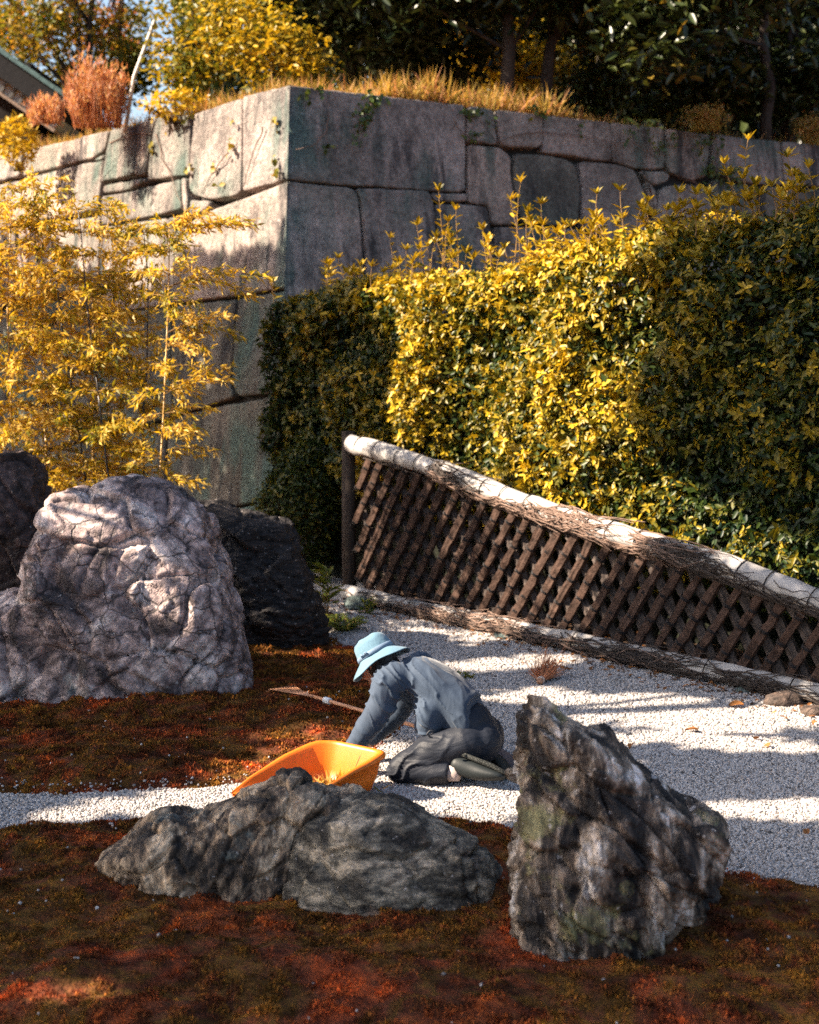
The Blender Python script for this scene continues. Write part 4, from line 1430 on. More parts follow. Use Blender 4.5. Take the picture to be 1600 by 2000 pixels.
# ivy and vines on the wall
def ivy(name, label, face, px_pts, nleaf, spread, stem_px, tint=(.1, .8), L=.06):
    d, n = face_frame(face)
    p0 = wall_pt(*px_pts[0], face)
    e = empty(name, p0 + n * .02, label, 'ivy')
    C = np.array([wall_pt(a, b_, face) for a, b_ in px_pts])
    i = RNG.integers(0, len(C), nleaf)
    P = C[i] + d * RNG.normal(0, spread, nleaf)[:, None] + (-CUP) * RNG.normal(0, spread, nleaf)[:, None] + n * RNG.uniform(.03, .07, nleaf)[:, None]
    P[:, 2] = np.minimum(P[:, 2], ZTOP + .05)
    ax = RNG.normal(0, .6, (nleaf, 3)) + np.array([0, 0, -.5])
    LL = L * RNG.uniform(.6, 1.3, nleaf)
    leaf_obj('leaves', P, ax, n + RNG.normal(0, .35, (nleaf, 3)), LL, LL * .8, RNG.uniform(tint[0], tint[1], nleaf), M['ivy'], e)
    mb = MB()
    for path in stem_px:
        pts = np.array([wall_pt(a, b_, face) + n * .035 for a, b_ in path])
        sgm = np.linspace(0, len(pts) - 1, len(pts) * 4)
        q = np.stack([np.interp(sgm, np.arange(len(pts)), pts[:, j]) for j in range(3)], -1)
        q += RNG.normal(0, .008, q.shape)
        mb.tube(q, np.linspace(.009, .004, len(q)), 5)
    mb.build('stem', M['vine'], e, True)
ivy('ivy', 'green ivy patch hanging on the top corner block', 'R', [(720, 190), (728, 200), (715, 210), (722, 222), (712, 235), (705, 245), (700, 255), (740, 198), (690, 215), (596, 178), (625, 172), (640, 176), (595, 190), (640, 288), (695, 276)], 130, .04, [[(640, 220), (632, 260), (610, 285), (575, 295)], [(725, 190), (712, 240)]])
ivy('ivy', 'sparse ivy with long bare stem crossing the upper blocks', 'R', [(905, 215), (915, 225), (930, 212), (945, 225), (912, 265), (930, 265), (960, 240), (1035, 218), (1045, 222), (1130, 248), (1240, 258), (1260, 268), (1290, 290), (1310, 275), (1220, 270), (1280, 298), (1055, 225)], 120, .045,
    [[(880, 235), (910, 270), (960, 285), (1000, 265), (1060, 258), (1130, 264), (1190, 282), (1230, 275), (1300, 300)], [(1195, 282), (1210, 310), (1260, 325)], [(1230, 276), (1290, 318)]])
ivy('ivy', 'bushy ivy patch hanging between two blocks above the hedge', 'R', [(1385, 330), (1400, 340), (1410, 335), (1395, 300), (1398, 275), (1420, 345), (1378, 335), (1370, 275), (1365, 290), (1440, 345)], 150, .06, [[(1395, 265), (1398, 300), (1392, 345)], [(1340, 350), (1360, 362), (1390, 420)]], (.1, .9))
ivy('ivy', 'bare pale vine with few yellow leaves on the sunlit wall', 'L', [(370, 235), (375, 225), (450, 240), (455, 245), (485, 275), (540, 235), (545, 240), (410, 285), (420, 330), (545, 305), (548, 335), (300, 295), (330, 255), (455, 285), (430, 365), (375, 330)], 60, .03,
    [[(310, 262), (322, 310), (340, 350), (362, 410)], [(520, 250), (500, 300), (480, 365)], [(450, 300), (420, 340), (395, 380)], [(220, 280), (262, 262), (300, 262)]], (.75, 1), .075)
# leaves along the wall top at left
lowbush('golden_weed', 'golden weedy growth at the wall top below the roof', (30, 275), 19.6, (.28, .25, .35), 500, (.5, 1), M['gold_leaf'], .09, 'weed')
lowbush('golden_weed', 'golden leafy weed spilling over the wall left of the ivy vine', (345, 205), 17.6, (.42, .3, .18), 420, (.5, 1), M['gold_leaf'], .08, 'weed')

# ================================================================== rocks
M['rock_pink'] = m_rock('pink_grey_veined_rock', [(.36, (.055, .045, .048)), (.45, (.20, .15, .145)), (.53, (.42, .325, .31)), (.62, (.62, .53, .50))], patch=(.26, .28, .28), patch_lo=.62, vein_scale=5.0, vein_w=.045, sc=3.5, light=(.62, .55, .52))
M['rock_black'] = m_rock('black_slate_rock', [(.35, (.010, .009, .010)), (.55, (.028, .024, .024)), (.75, (.075, .062, .058))], patch=(.24, .20, .16), patch_lo=.68, bands=(1, 1, 4), vein_scale=4, veins=.6)
M['rock_maroon'] = m_rock('maroon_brown_rock', [(.3, (.012, .010, .011)), (.5, (.05, .036, .035)), (.7, (.15, .105, .10))], vein_scale=5)
M['rock_low'] = m_rock('brown_grey_rock', [(.40, (.032, .024, .018)), (.47, (.125, .085, .056)), (.53, (.34, .24, .155)), (.60, (.58, .44, .30))], patch=(.10, .115, .105), patch_lo=.60, bands=(1.6, 1, .8), rot=(0, .5, 0), vein_scale=5, veins=.7)
M['rock_green'] = m_rock('dark_greenish_rock', [(.40, (.032, .028, .023)), (.48, (.105, .092, .072)), (.55, (.23, .195, .145)), (.64, (.44, .36, .27))], patch=(.20, .135, .10), patch_lo=.62, bands=(.8, 1, 2.2), rot=(0, .35, 0), vein_scale=5, veins=.6, sc=6)
M['rock_tall'] = m_rock('lichened_dark_rock', [(.42, (.012, .010, .010)), (.48, (.05, .038, .030)), (.53, (.17, .125, .092)), (.585, (.36, .295, .235)), (.65, (.60, .56, .54))], patch=(.22, .20, .09), patch_lo=.58, bands=(1.9, 1, .7), rot=(0, -.7, 0), vein_scale=5, veins=.6, sc=4.0)

def rock(name, label, outline, cpx, Yc, T, mat, back=None, voxel=.014, amp=.04, crack=.03, cscale=4.0, facets=9, seed=0, sq=.72, strat=None):
    rs = np.random.default_rng(seed)
    c = at(*cpx, Yc)
    O = np.array([at(a, b_, Yc) for a, b_ in outline])[:, [0, 2]] - c[[0, 2]]
    def R(th):
        d = np.array([math.cos(th), math.sin(th)])
        best = 0
        for i in range(len(O)):
            p, q = O[i], O[(i + 1) % len(O)]
            e = q - p
            den = d[0] * e[1] - d[1] * e[0]
            if abs(den) < 1e-9: continue
            t_ = (p[0] * e[1] - p[1] * e[0]) / den
            u = (p[0] * d[1] - p[1] * d[0]) / den
            if t_ > 0 and -1e-6 <= u <= 1 + 1e-6: best = max(best, t_)
        return best
    K, H = 96, 26
    V = []
    Rs = [R(2 * math.pi * j / K) for j in range(K)]
    for i in range(1, H):
        ph = math.pi * i / H
        s = math.sin(ph) ** sq
        y = math.copysign(abs(math.cos(ph)) ** sq, math.cos(ph))
        for j in range(K):
            th = 2 * math.pi * j / K
            V.append([math.cos(th) * Rs[j] * s, -T * y * (1 if y > 0 else (back or 1)), math.sin(th) * Rs[j] * s])
    V.append([0, -T, 0])
    V.append([0, T * (back or 1), 0])
    V = np.array(V)
    for _ in range(facets):
        n = unit(np.array([rs.normal(0, .55), -abs(rs.normal(.75, .3)), rs.normal(.1, .5)]))
        m = (V @ n).max() * rs.uniform(.76, .93)
        ex = V @ n - m
        V = V - np.maximum(ex, 0)[:, None] * n * .85
    F = []
    for i in range(H - 2):
        for j in range(K):
            F.append((i * K + j, i * K + (j + 1) % K, (i + 1) * K + (j + 1) % K, (i + 1) * K + j))
    a, b_ = (H - 1) * K, (H - 1) * K + 1
    for j in range(K):
        F.append((a, (j + 1) % K, j))
        F.append((b_, (H - 2) * K + j, (H - 2) * K + (j + 1) % K))
    me, P = remeshed(V + c, F, voxel, 3)
    N = vnormals(me)
    q = P + seed * 3.3
    if strat is not None:
        sd = unit(np.array(strat))
        q = q + np.outer(q @ sd, sd) * 1.1
    w = np.stack([vnoise(q * 3 + 9), vnoise(q * 3 + 44), vnoise(q * 3 + 77)], -1) * .10
    qq = q + w
    f1, f2 = worley(qq * cscale)
    ck = -crack * np.clip(1 - (f2 - f1) / .10, 0, 1) ** 1.2
    dsp = fbm(q * 1.9, 3) * amp * .5 + ck
    dsp = dsp + cellfacet(qq * cscale, amp * .8, amp * .5) + cellfacet(qq * cscale * 2.7 + 5, amp * .3, amp * .14) + cellfacet(qq * cscale * 6.5 + 9, amp * .11, amp * .07)
    dsp = dsp + fbm(q * 22, 3) * amp * .07
    P = P + N * dsp[:, None]
    # set the thing's origin at its foot
    o = finish(me, P - np.array([c[0], c[1], 0]), name, mat)
    o.location = (c[0], c[1], 0)
    return tag(o, label, 'rock')
rock('boulder', 'big pinkish grey veined boulder in front of the bamboo', [(-70, 1190), (-40, 1172), (0, 1163), (50, 1143), (62, 1100), (88, 1030), (108, 968), (150, 950), (195, 955), (215, 940), (260, 930), (300, 930), (340, 945), (390, 985), (430, 1030), (443, 1060), (441, 1078),
     (460, 1095), (480, 1130), (485, 1165), (497, 1215), (499, 1270), (495, 1350), (495, 1500), (300, 1560), (100, 1540), (-60, 1500), (-90, 1300)], (225, 1215), 9.0, .62, M['rock_pink'], amp=.05, crack=.045, cscale=3.0, seed=3, facets=7)
rock('dark_rock', 'black layered rock behind the right side of the big boulder', [(350, 1010), (385, 990), (430, 988), (500, 1005), (560, 1020), (582, 1045), (592, 1080), (612, 1130), (620, 1180), (640, 1230), (645, 1265), (640, 1340), (500, 1360), (400, 1350), (340, 1200)], (490, 1160), 10.3, .42, M['rock_black'], amp=.05, crack=.02, seed=5, strat=(.1, .1, 1))
rock('dark_rock', 'maroon brown rock at the left edge behind the big boulder', [(-90, 905), (0, 888), (40, 885), (70, 895), (82, 950), (88, 1010), (95, 1060), (90, 1150), (80, 1260), (-90, 1270), (-120, 1050)], (0, 1060), 10.25, .34, M['rock_maroon'], amp=.05, crack=.03, seed=8)
low = rock('low_rock', 'long low grey brown rock with fractured left half, in front of the orange scoop', [(180, 1730), (205, 1672), (250, 1640), (290, 1605), (335, 1588), (365, 1598), (400, 1588), (450, 1568), (500, 1540), (540, 1518), (575, 1506), (610, 1530), (650, 1550), (690, 1548), (740, 1568), (790, 1610), (800, 1750),
     (780, 1900), (600, 1990), (400, 1990), (250, 1950), (170, 1840)], (470, 1735), 5.66, .36, M['rock_low'], voxel=.0078, amp=.034, crack=.02, cscale=4, seed=12, facets=10, strat=(.8, .1, -.5))
low2 = rock('low_rock', 'second lobe', [(552, 1850), (553, 1770), (560, 1700), (572, 1640), (595, 1606), (650, 1580), (700, 1566), (760, 1564), (800, 1582), (840, 1607), (900, 1638), (950, 1666), (985, 1700), (1005, 1760), (1010, 1880), (850, 1990), (650, 2000), (560, 1950)],
     (770, 1730), 5.48, .36, M['rock_green'], voxel=.0078, amp=.03, crack=.014, cscale=3.5, seed=33, facets=8)
# both lobes are one rock
bm = bmesh.new()
bm.from_mesh(low2.data)
for f in bm.faces: f.material_index = 1
for v in bm.verts: v.co += low2.location - low.location
tmp = bpy.data.meshes.new('tmp')
bm.to_mesh(tmp)
bm.free()
bm = bmesh.new()
bm.from_mesh(low.data)
bm.from_mesh(tmp)
bm.to_mesh(low.data)
bm.free()
low.data.materials.append(M['rock_green'])
smooth(low.data)
bpy.data.objects.remove(low2)
bpy.data.meshes.remove(tmp)
rock('upright_rock', 'jagged upright dark rock with lichen beside the gravel path', [(1003, 1400), (1028, 1376), (1062, 1380), (1095, 1400), (1130, 1418), (1180, 1450), (1225, 1490), (1260, 1520), (1300, 1550), (1345, 1578), (1388, 1583), (1410, 1608), (1410, 1645), (1390, 1690), (1380, 1740), (1350, 1775), (1312, 1800), (1305, 1860), (1300, 2040), (1200, 2130), (1080, 2130), (1010, 2020),
     (1004, 1800), (1003, 1700), (1010, 1640), (1018, 1580), (999, 1530), (1013, 1500), (1020, 1460)], (1150, 1700), 4.98, .44, M['rock_tall'], voxel=.0078, amp=.042, crack=.025, cscale=4.5, seed=21, facets=12, strat=(.75, .2, .65))

def small_stone(name, label, px, py, r, mat, squash=.6, cat='stone'):
    p = gz(px, py, 0)
    bm = bmesh.new()
    bmesh.ops.create_icosphere(bm, subdivisions=3, radius=1.0)
    P = np.array([v.co[:] for v in bm.verts])
    s = random.uniform(0, 50)
    P = P * (1 + .28 * fbm(P * 1.1 + s, 3))[:, None] * np.array([r * 1.25, r, r * squash])
    for v, q in zip(bm.verts, P): v.co = q
    me = bpy.data.meshes.new(name)
    bm.to_mesh(me)
    bm.free()
    smooth(me)
    me.materials.append(mat)
    o = link(bpy.data.objects.new(name, me))
    o.location = (p[0], p[1], r * squash * .35)
    tag(o, label, cat)
M['stone_green'] = m_rock('green_grey_stone', [(.3, (.03, .045, .042)), (.6, (.09, .125, .12)), (.8, (.16, .19, .18))])
M['stone_brown'] = m_rock('brown_stone', [(.3, (.04, .03, .025)), (.6, (.13, .09, .07)), (.8, (.22, .17, .14))])
small_stone('support_stone', 'dark green stone propping the bottom rail behind the kneeling person', 992, 1246, .085, M['stone_green'])
small_stone('support_stone', 'pale green flat stone under the middle of the bottom rail', 1335, 1318, .08, M['stone_green'])
small_stone('support_stone', 'dark green stone under the bottom rail knot near its right end', 1462, 1352, .06, M['stone_green'])
small_stone('support_stone', 'brown stone under the bottom rail at the right', 1535, 1376, .10, M['stone_brown'])
small_stone('support_stone', 'brown stone under the rail, the one touching the right edge', 1592, 1396, .075, M['stone_brown'])
small_stone('grey_stone', 'smooth grey stone at the far foot of the fence', 700, 1188, .13, M['stone_green'])

# ================================================================== small plants
def weed(label, px, py, tops, L=.1):
    b_ = gz(px, py, .0)
    b_[2] = ground_h(b_[:1], b_[1:2])[0][0]
    e = empty('leafy_weed', b_, label, 'weed')
    mb = MB()
    P, A_ = [], []
    for (a, c_) in tops:
        t_ = at(a, c_, b_[1])
        pts = b_ + (t_ - b_) * np.linspace(0, 1, 7)[:, None]
        mb.tube(pts, np.linspace(.005, .002, 7), 5)
        for i in range(2, 7):
            for k in range(3):
                th = random.uniform(0, 6.28)
                P.append(pts[i]); A_.append((math.cos(th), math.sin(th), random.uniform(.1, .9)))
    P, A_ = np.array(P), np.array(A_, float)
    LL = L * RNG.uniform(.7, 1.3, len(P))
    leaf_obj('leaves', P, A_, np.tile([0, 0, 1.0], (len(P), 1)) + RNG.normal(0, .3, (len(P), 3)), LL, LL * .26, RNG.uniform(.3, 1, len(P)), M['green_leaf'], e)
    mb.build('stem', M['twig'], e)
weed('slender green weed with lance leaves beside the black rock', 640, 1205, [(638, 1115), (622, 1120), (648, 1140)], .13)
weed('small bright weed sprig at the far end of the gravel', 715, 1200, [(712, 1176), (722, 1180)], .09)
def tuft(label, px, py, n, h, w):
    b_ = gz(px, py, 0)
    b_[2] = ground_h(b_[:1], b_[1:2])[0][0]
    e = empty('fern_tuft', b_, label, 'fern')
    mb = MB()
    P, A_, = [], []
    for i in range(n):
        th = random.uniform(0, 6.28)
        out = np.array([math.cos(th), math.sin(th), 0]) * w * random.uniform(.5, 1.2)
        t_ = np.linspace(0, 1, 9)[:, None]
        pts = b_ + out * t_ + np.array([0, 0, h]) * (t_ * 1.6 - .75 * t_ ** 2) * random.uniform(.7, 1.1)
        mb.tube(pts, np.linspace(.003, .001, 9), 4)
        d = np.gradient(pts, axis=0)
        for j in range(1, 9):
            sd = unit(np.cross(d[j], [0, 0, 1]))
            for sg in (-1, 1):
                for q in range(2):
                    P.append(pts[j] + d[j] * random.uniform(-.4, .4)); A_.append(sd * sg + unit(d[j]) * .6 + RNG.normal(0, .15, 3))
    P, A_ = np.array(P), np.array(A_)
    LL = RNG.uniform(.03, .06, len(P))
    leaf_obj('fronds', P, A_, np.tile([0, 0, 1.0], (len(P), 1)) + RNG.normal(0, .3, (len(P), 3)), LL, LL * .3, RNG.uniform(.2, .9, len(P)), M['green_leaf'], e, LEAF_SLIM)
    mb.build('stem', M['twig'], e)
tuft('feathery green fern tuft between the black rock and the fence', 675, 1235, 34, .16, .17)
tuft('low feathery fern sprout beside the hat, at the moss edge', 650, 1228, 16, .12, .10)
weed('tiny leafy weed on the gravel just beyond the kneeling person', 905, 1325, [(898, 1318), (912, 1318), (922, 1321)], .05)

# ================================================================== leaves on the ground
def one_leaf(px, py, label, r=.028, k=0):
    p = gz(px, py, .012)
    n = 9
    V, F = [], []
    for i in range(n):
        t_ = i / (n - 1)
        w = r * .75 * math.sin(math.pi * t_ ** .8) + .001
        z = .012 * math.sin(t_ * 3.0 + k)
        V += [(t_ * 2 * r - r, -w, .010 + z), (t_ * 2 * r - r, 0, z), (t_ * 2 * r - r, w, .013 + z)]
    for i in range(n - 1):
        for j in range(2):
            a = i * 3 + j
            F.append((a, a + 3, a + 4, a + 1))
    me = bpy.data.meshes.new('fallen_leaf')
    me.from_pydata(V, [], F)
    me.update()
    smooth(me)
    attr(me, 'tint', [random.uniform(.5, 1)] * len(V))
    me.materials.append(M['litter'])
    o = link(bpy.data.objects.new('fallen_leaf', me))
    o.location = tuple(p)
    o.rotation_euler = (random.uniform(-.2, .2), random.uniform(-.2, .2), random.uniform(0, 6.28))
    tag(o, label, 'leaf', 'fallen leaves on the gravel')
one_leaf(1438, 1379, 'curled orange leaf on gravel, largest of the fallen leaves', .045)
one_leaf(1350, 1427, 'brown leaf lying on the sunlit strip of gravel', .035, 1)
one_leaf(1476, 1443, 'small red leaf on the edge of the shaded gravel strip', .022, 2)
one_leaf(1592, 1415, 'small orange leaf on gravel at the right edge', .022, .5)
one_leaf(1497, 1458, 'pale orange leaf just below the small red leaf', .024, 2.2)
one_leaf(1574, 1630, 'brown leaf on the shaded gravel behind the upright rock', .018, 1.4)
one_leaf(1232, 1460, 'dry brown leaf on gravel above the upright rock', .02, 1.1)
one_leaf(1100, 1308, 'small round brown leaf right of the twig broom', .022, .3)
one_leaf(1112, 1306, 'tan leaf touching the round brown leaf by the broom', .022, 2.7)
def litter():
    n = 2600
    s = RNG.uniform(-.3, FLEN + 1.5, n)
    d = np.where(RNG.uniform(0, 1, n) < .35, -np.abs(RNG.normal(.08, .16, n)) - .06, RNG.uniform(.08, 1.0, n))
    p = FE0 + FD * s[:, None] + FBACK * d[:, None]
    p[:, 2] = np.maximum(ground_h(p[:, 0], p[:, 1])[0], np.where(d < 0, .008, -1)) + .006
    m = 260
    x = RNG.uniform(-.6, 3.2, m)
    y = RNG.uniform(6.3, 12, m)
    _, dd = ground_h(x, y)
    k = dd < -.05
    q = np.stack([x, y, np.full(m, .016)], -1)[k]
    P = np.concatenate([p, q])
    N = len(P)
    L = np.concatenate([RNG.uniform(.02, .055, n), RNG.uniform(.008, .02, len(q))])
    ax = RNG.normal(0, 1, (N, 3)) * np.array([1, 1, .25])
    o = leaf_obj('leaf_litter', P, ax, np.tile([0, 0, 1.0], (N, 1)) + RNG.normal(0, .35, (N, 3)), L, L * .55, RNG.uniform(0, 1, N), M['litter'])
    tag(o, 'scattered brown and orange leaf litter along the foot of the fence', 'leaf litter', kind='stuff')
litter()

# ================================================================== orange scoop
def scoop():
    A = gz(640, 1452, .21)
    B = gz(758, 1481, .20)
    D = gz(448, 1546, .02)
    wv = (B - A); wv[2] = 0
    Wd = np.linalg.norm(wv)
    wd = wv / Wd
    lv = (D - A); lv[2] = 0
    ld = unit(lv - wd * np.dot(lv, wd) * .35)
    Ln = np.dot(lv, ld)
    O = np.array([A[0], A[1], 0])
    e = empty('garden_scoop', O + wd * Wd / 2 + ld * Ln / 2, 'bright orange plastic garden scoop standing beside the kneeling person', 'scoop')
    rc = .085
    path = []                       # (along opening, across), from the far lip round the rear to the near lip
    for t_ in np.linspace(Ln, rc, 14): path.append((t_, -.0 - .03 * (t_ / Ln)))
    for th in np.linspace(0, math.pi / 2, 8)[1:]: path.append((rc - rc * math.sin(th), rc - rc * math.cos(th)))
    for t_ in np.linspace(rc, Wd - rc, 8)[1:]: path.append((0, t_))
    for th in np.linspace(0, math.pi / 2, 8)[1:]: path.append((rc - rc * math.cos(th), Wd - rc + rc * math.sin(th)))
    for t_ in np.linspace(rc, Ln, 14)[1:]: path.append((t_, Wd + .03 * (t_ / Ln)))
    path = np.array(path)
    tg = unit(np.gradient(path, axis=0))
    out = np.stack([-tg[:, 1], tg[:, 0]], -1)
    cen = np.array([Ln * .4, Wd / 2])
    if np.dot(out[len(path) // 2], path[len(path) // 2] - cen) < 0: out = -out
    hgt = np.interp(path[:, 0], [0, Ln * .12, Ln * .45, Ln * .8, Ln], [.215, .215, .165, .085, .022])
    f = np.clip(hgt / .2, .12, 1)
    lay = [(-.050 * f, np.full(len(path), .016)), (-.035 * f, hgt * .35 + .01), (-.008 * f, hgt - .012), (-.002 * f, hgt), (.010 * f, hgt + .004), (.022 * f, hgt), (.025 * f, hgt - .012 * f), (.024 * f, hgt - .024 * f),
           (.006 * f, hgt - .026 * f), (-.008 * f, hgt * .5), (-.044 * f, np.full(len(path), .004))]
    V, F = [], []
    K = len(path)
    for (o_, h_) in lay:
        q = path + out * np.asarray(o_)[:, None]
        for i in range(K):
            V.append(O + ld * q[i, 0] + wd * q[i, 1] + np.array([0, 0, h_[i] + .012]))
    nl = len(lay)
    for r_ in range(nl - 1):
        for i in range(K - 1):
            F.append((r_ * K + i, r_ * K + i + 1, (r_ + 1) * K + i + 1, (r_ + 1) * K + i))
    for i in range(K // 2):         # floor, inside and under
        j = K - 1 - i
        if i + 1 < j - 1 or i + 1 <= j - 1:
            F.append((i, i + 1, j - 1, j))
            F.append(((nl - 1) * K + i, (nl - 1) * K + j, (nl - 1) * K + j - 1, (nl - 1) * K + i + 1))
    for r_ in range(nl - 1):
        pass
    t = NT('orange_plastic')
    v = t.coord('World')
    sc_ = t.noise(v, 7, 5, .6)
    col = t.ramp(sc_, [(.3, (.54, .125, .005)), (.6, (.62, .15, .006)), (.75, (.52, .15, .02))])
    scr = t.ramp(t.noise(t.coord('World', (30, 4, 8)), 3, 3), [(.66, 0), (.72, .4)])
    col = t.mix(scr, col, (.35, .14, .03))
    ob = mesh_obj('body', V, F, t.done(t.bsdf(col, .42, t.bump(t.noise(v, 60, 3), .08, .004), .4, **{'Subsurface Weight': .12, 'Subsurface Radius': (.02, .008, .002)})), e, True)
    bm = bmesh.new(); bm.from_mesh(ob.data); bmesh.ops.remove_doubles(bm, verts=bm.verts, dist=.0003); bmesh.ops.recalc_face_normals(bm, faces=bm.faces); bm.to_mesh(ob.data); bm.free()
    # pulled weeds lying in it
    c = O + ld * (Ln * .28) + wd * (Wd * .55)
    n = 420
    P = c + ld * RNG.normal(0, .06, n)[:, None] + wd * RNG.normal(0, .055, n)[:, None]
    P[:, 2] = .03 + RNG.uniform(0, .035, n)
    L = RNG.uniform(.025, .09, n)
    o = leaf_obj('weed_clippings', P, rand_unit(n) + np.array([0, 0, .35]), rand_unit(n), L, .004 + L * .07, RNG.uniform(0, .8, n), M['dry_grass'], None, BLADE)
    tag(o, 'small heap of pulled weeds and grass inside the orange scoop', 'weeds')
    mb = MB()
    a = O + ld * .03 + wd * (Wd * .62)
    mb.tube([a + np.array([0, 0, .05]) + ld * .06, a + np.array([0, 0, .12]) + ld * .03, a + np.array([0, 0, .2]) + ld * .02 + wd * .03], [.0025, .002, .0015], 5)
    s_ = mb.build('dry_stalk', M['vine_dark'], None)
    tag(s_, 'thin dry stalk leaning on the inner wall of the scoop', 'stalk')
scoop()

# ================================================================== rake, broom, mat
def rake():
    p0 = gz(604, 1358, .125)
    p1 = gz(790, 1412, .10)
    tip = gz(545, 1342, .10)
    e = empty('bamboo_rake', gz(640, 1370, 0), 'thin bamboo rake lying on moss behind the person', 'rake')
    w = m_plain('split_bamboo', (.55, .27, .15), .55, .25, 8, .3, .004, .4)
    mb = MB()
    d = unit(p0 - p1)
    mb.tube([p1 - d * .35, p1 + (p0 - p1) * .3, p1 + (p0 - p1) * .7, p0], [.0115, .0115, .011, .010], 8)
    mb.build('handle', w, e, True)
    dd = unit(tip - p0)
    sd = unit(np.cross(dd, [0, 0, 1]))
    L = np.linalg.norm(tip - p0)
    for i in range(11):
        u = (i - 5) / 5
        tm = MB()
        q = [p0 - dd * .05 + sd * u * .008, p0 + dd * L * .45 + sd * u * .045, p0 + dd * L * .9 + sd * u * .085 + np.array([0, 0, .004]), p0 + dd * L * (1 + .06 * math.cos(u * 2)) + sd * u * .095 - np.array([0, 0, .018])]
        tm.tube(q, [(.0026, .0016)] * 4, 5)
        tm.build('tine', w, e, True)
    mb = MB()
    c = p0 + (p1 - p0) * .2
    for k in range(4):
        cc = c + d * (k * .012 - .02)
        th = np.linspace(0, 6.28, 10)
        a = sd
        b_ = np.cross(a, d)
        mb.tube([cc + (a * math.cos(x) + b_ * math.sin(x)) * .0135 for x in th], .007, 5)
    mb.build('tape', m_plain('white_tape', (.7, .69, .68), .6), e, True)
rake()
def broom():
    a = gz(1055, 1330, .025)
    d = unit(gz(1098, 1296, .03) - a)
    e = empty('twig_broom', (a[0], a[1], 0), 'small reddish twig hand broom head lying on the gravel', 'broom')
    mb = MB()
    mb.tube([a - d * .012, a + d * .05], [.022, .019], 10)
    mb.build('handle', m_plain('tan_twig_ends', (.35, .19, .12), .8), e, True)
    mb = MB()
    th = np.linspace(0, 6.28, 13)
    s = unit(np.cross(d, [0, 0, 1]))
    u = np.cross(s, d)
    for k in range(3):
        mb.tube([a + d * (.012 + k * .007) + (s * math.cos(x) + u * math.sin(x)) * .023 for x in th], .004, 5)
    mb.build('binding', m_plain('pale_binding', (.6, .5, .43), .7), e, True)
    mb = MB()
    for i in range(330):
        x, y = random.gauss(0, 1), random.gauss(0, 1)
        L = random.uniform(.14, .235)
        p0 = a + d * .03 + s * x * .007 + u * y * .007
        p1 = p0 + d * L * .5 + s * x * .025 + u * (abs(y) * .03)
        p2 = p0 + d * L + s * x * .05 + u * (abs(y) * .065 + .012) + RNG.normal(0, .008, 3)
        for p_ in (p1, p2): p_[2] = max(p_[2], .010)
        mb.tube([p0, p1, p2], [.0024, .0018, .0011], 3)
    mb.build('bristles', m_plain('red_brown_twigs', (.46, .17, .075), .8), e)
broom()
def mat():
    z = .016
    C = [gz(*p, z) for p in ((944, 1472), (977, 1460), (1030, 1492), (992, 1511))]
    e = C[0] * 0
    pts = []
    for i in range(4):
        p, q = C[i], C[(i + 1) % 4]
        n = unit(np.cross(q - p, [0, 0, 1]))
        k = 9
        for j in range(k * 6):
            t_ = j / (k * 6)
            b_ = .008 * math.copysign(abs(math.sin(t_ * k * 2 * math.pi)) ** .5, math.sin(t_ * k * 2 * math.pi))
            pts.append(p + (q - p) * t_ + n * b_)
    pts = np.array(pts)
    K = len(pts)
    V = np.concatenate([pts, pts - np.array([0, 0, .014])])
    F = [tuple(range(K)), tuple(range(2 * K - 1, K - 1, -1))] + [(i, i + K, (i + 1) % K + K, (i + 1) % K) for i in range(K)]
    o = mesh_obj('foam_mat', V, F, m_plain('dark_foam', (.095, .072, .070), .9, .2, 40, .4, .004), None)
    tag(o, 'dark brown foam kneeling mat with jigsaw edge behind the shoes', 'mat')
mat()

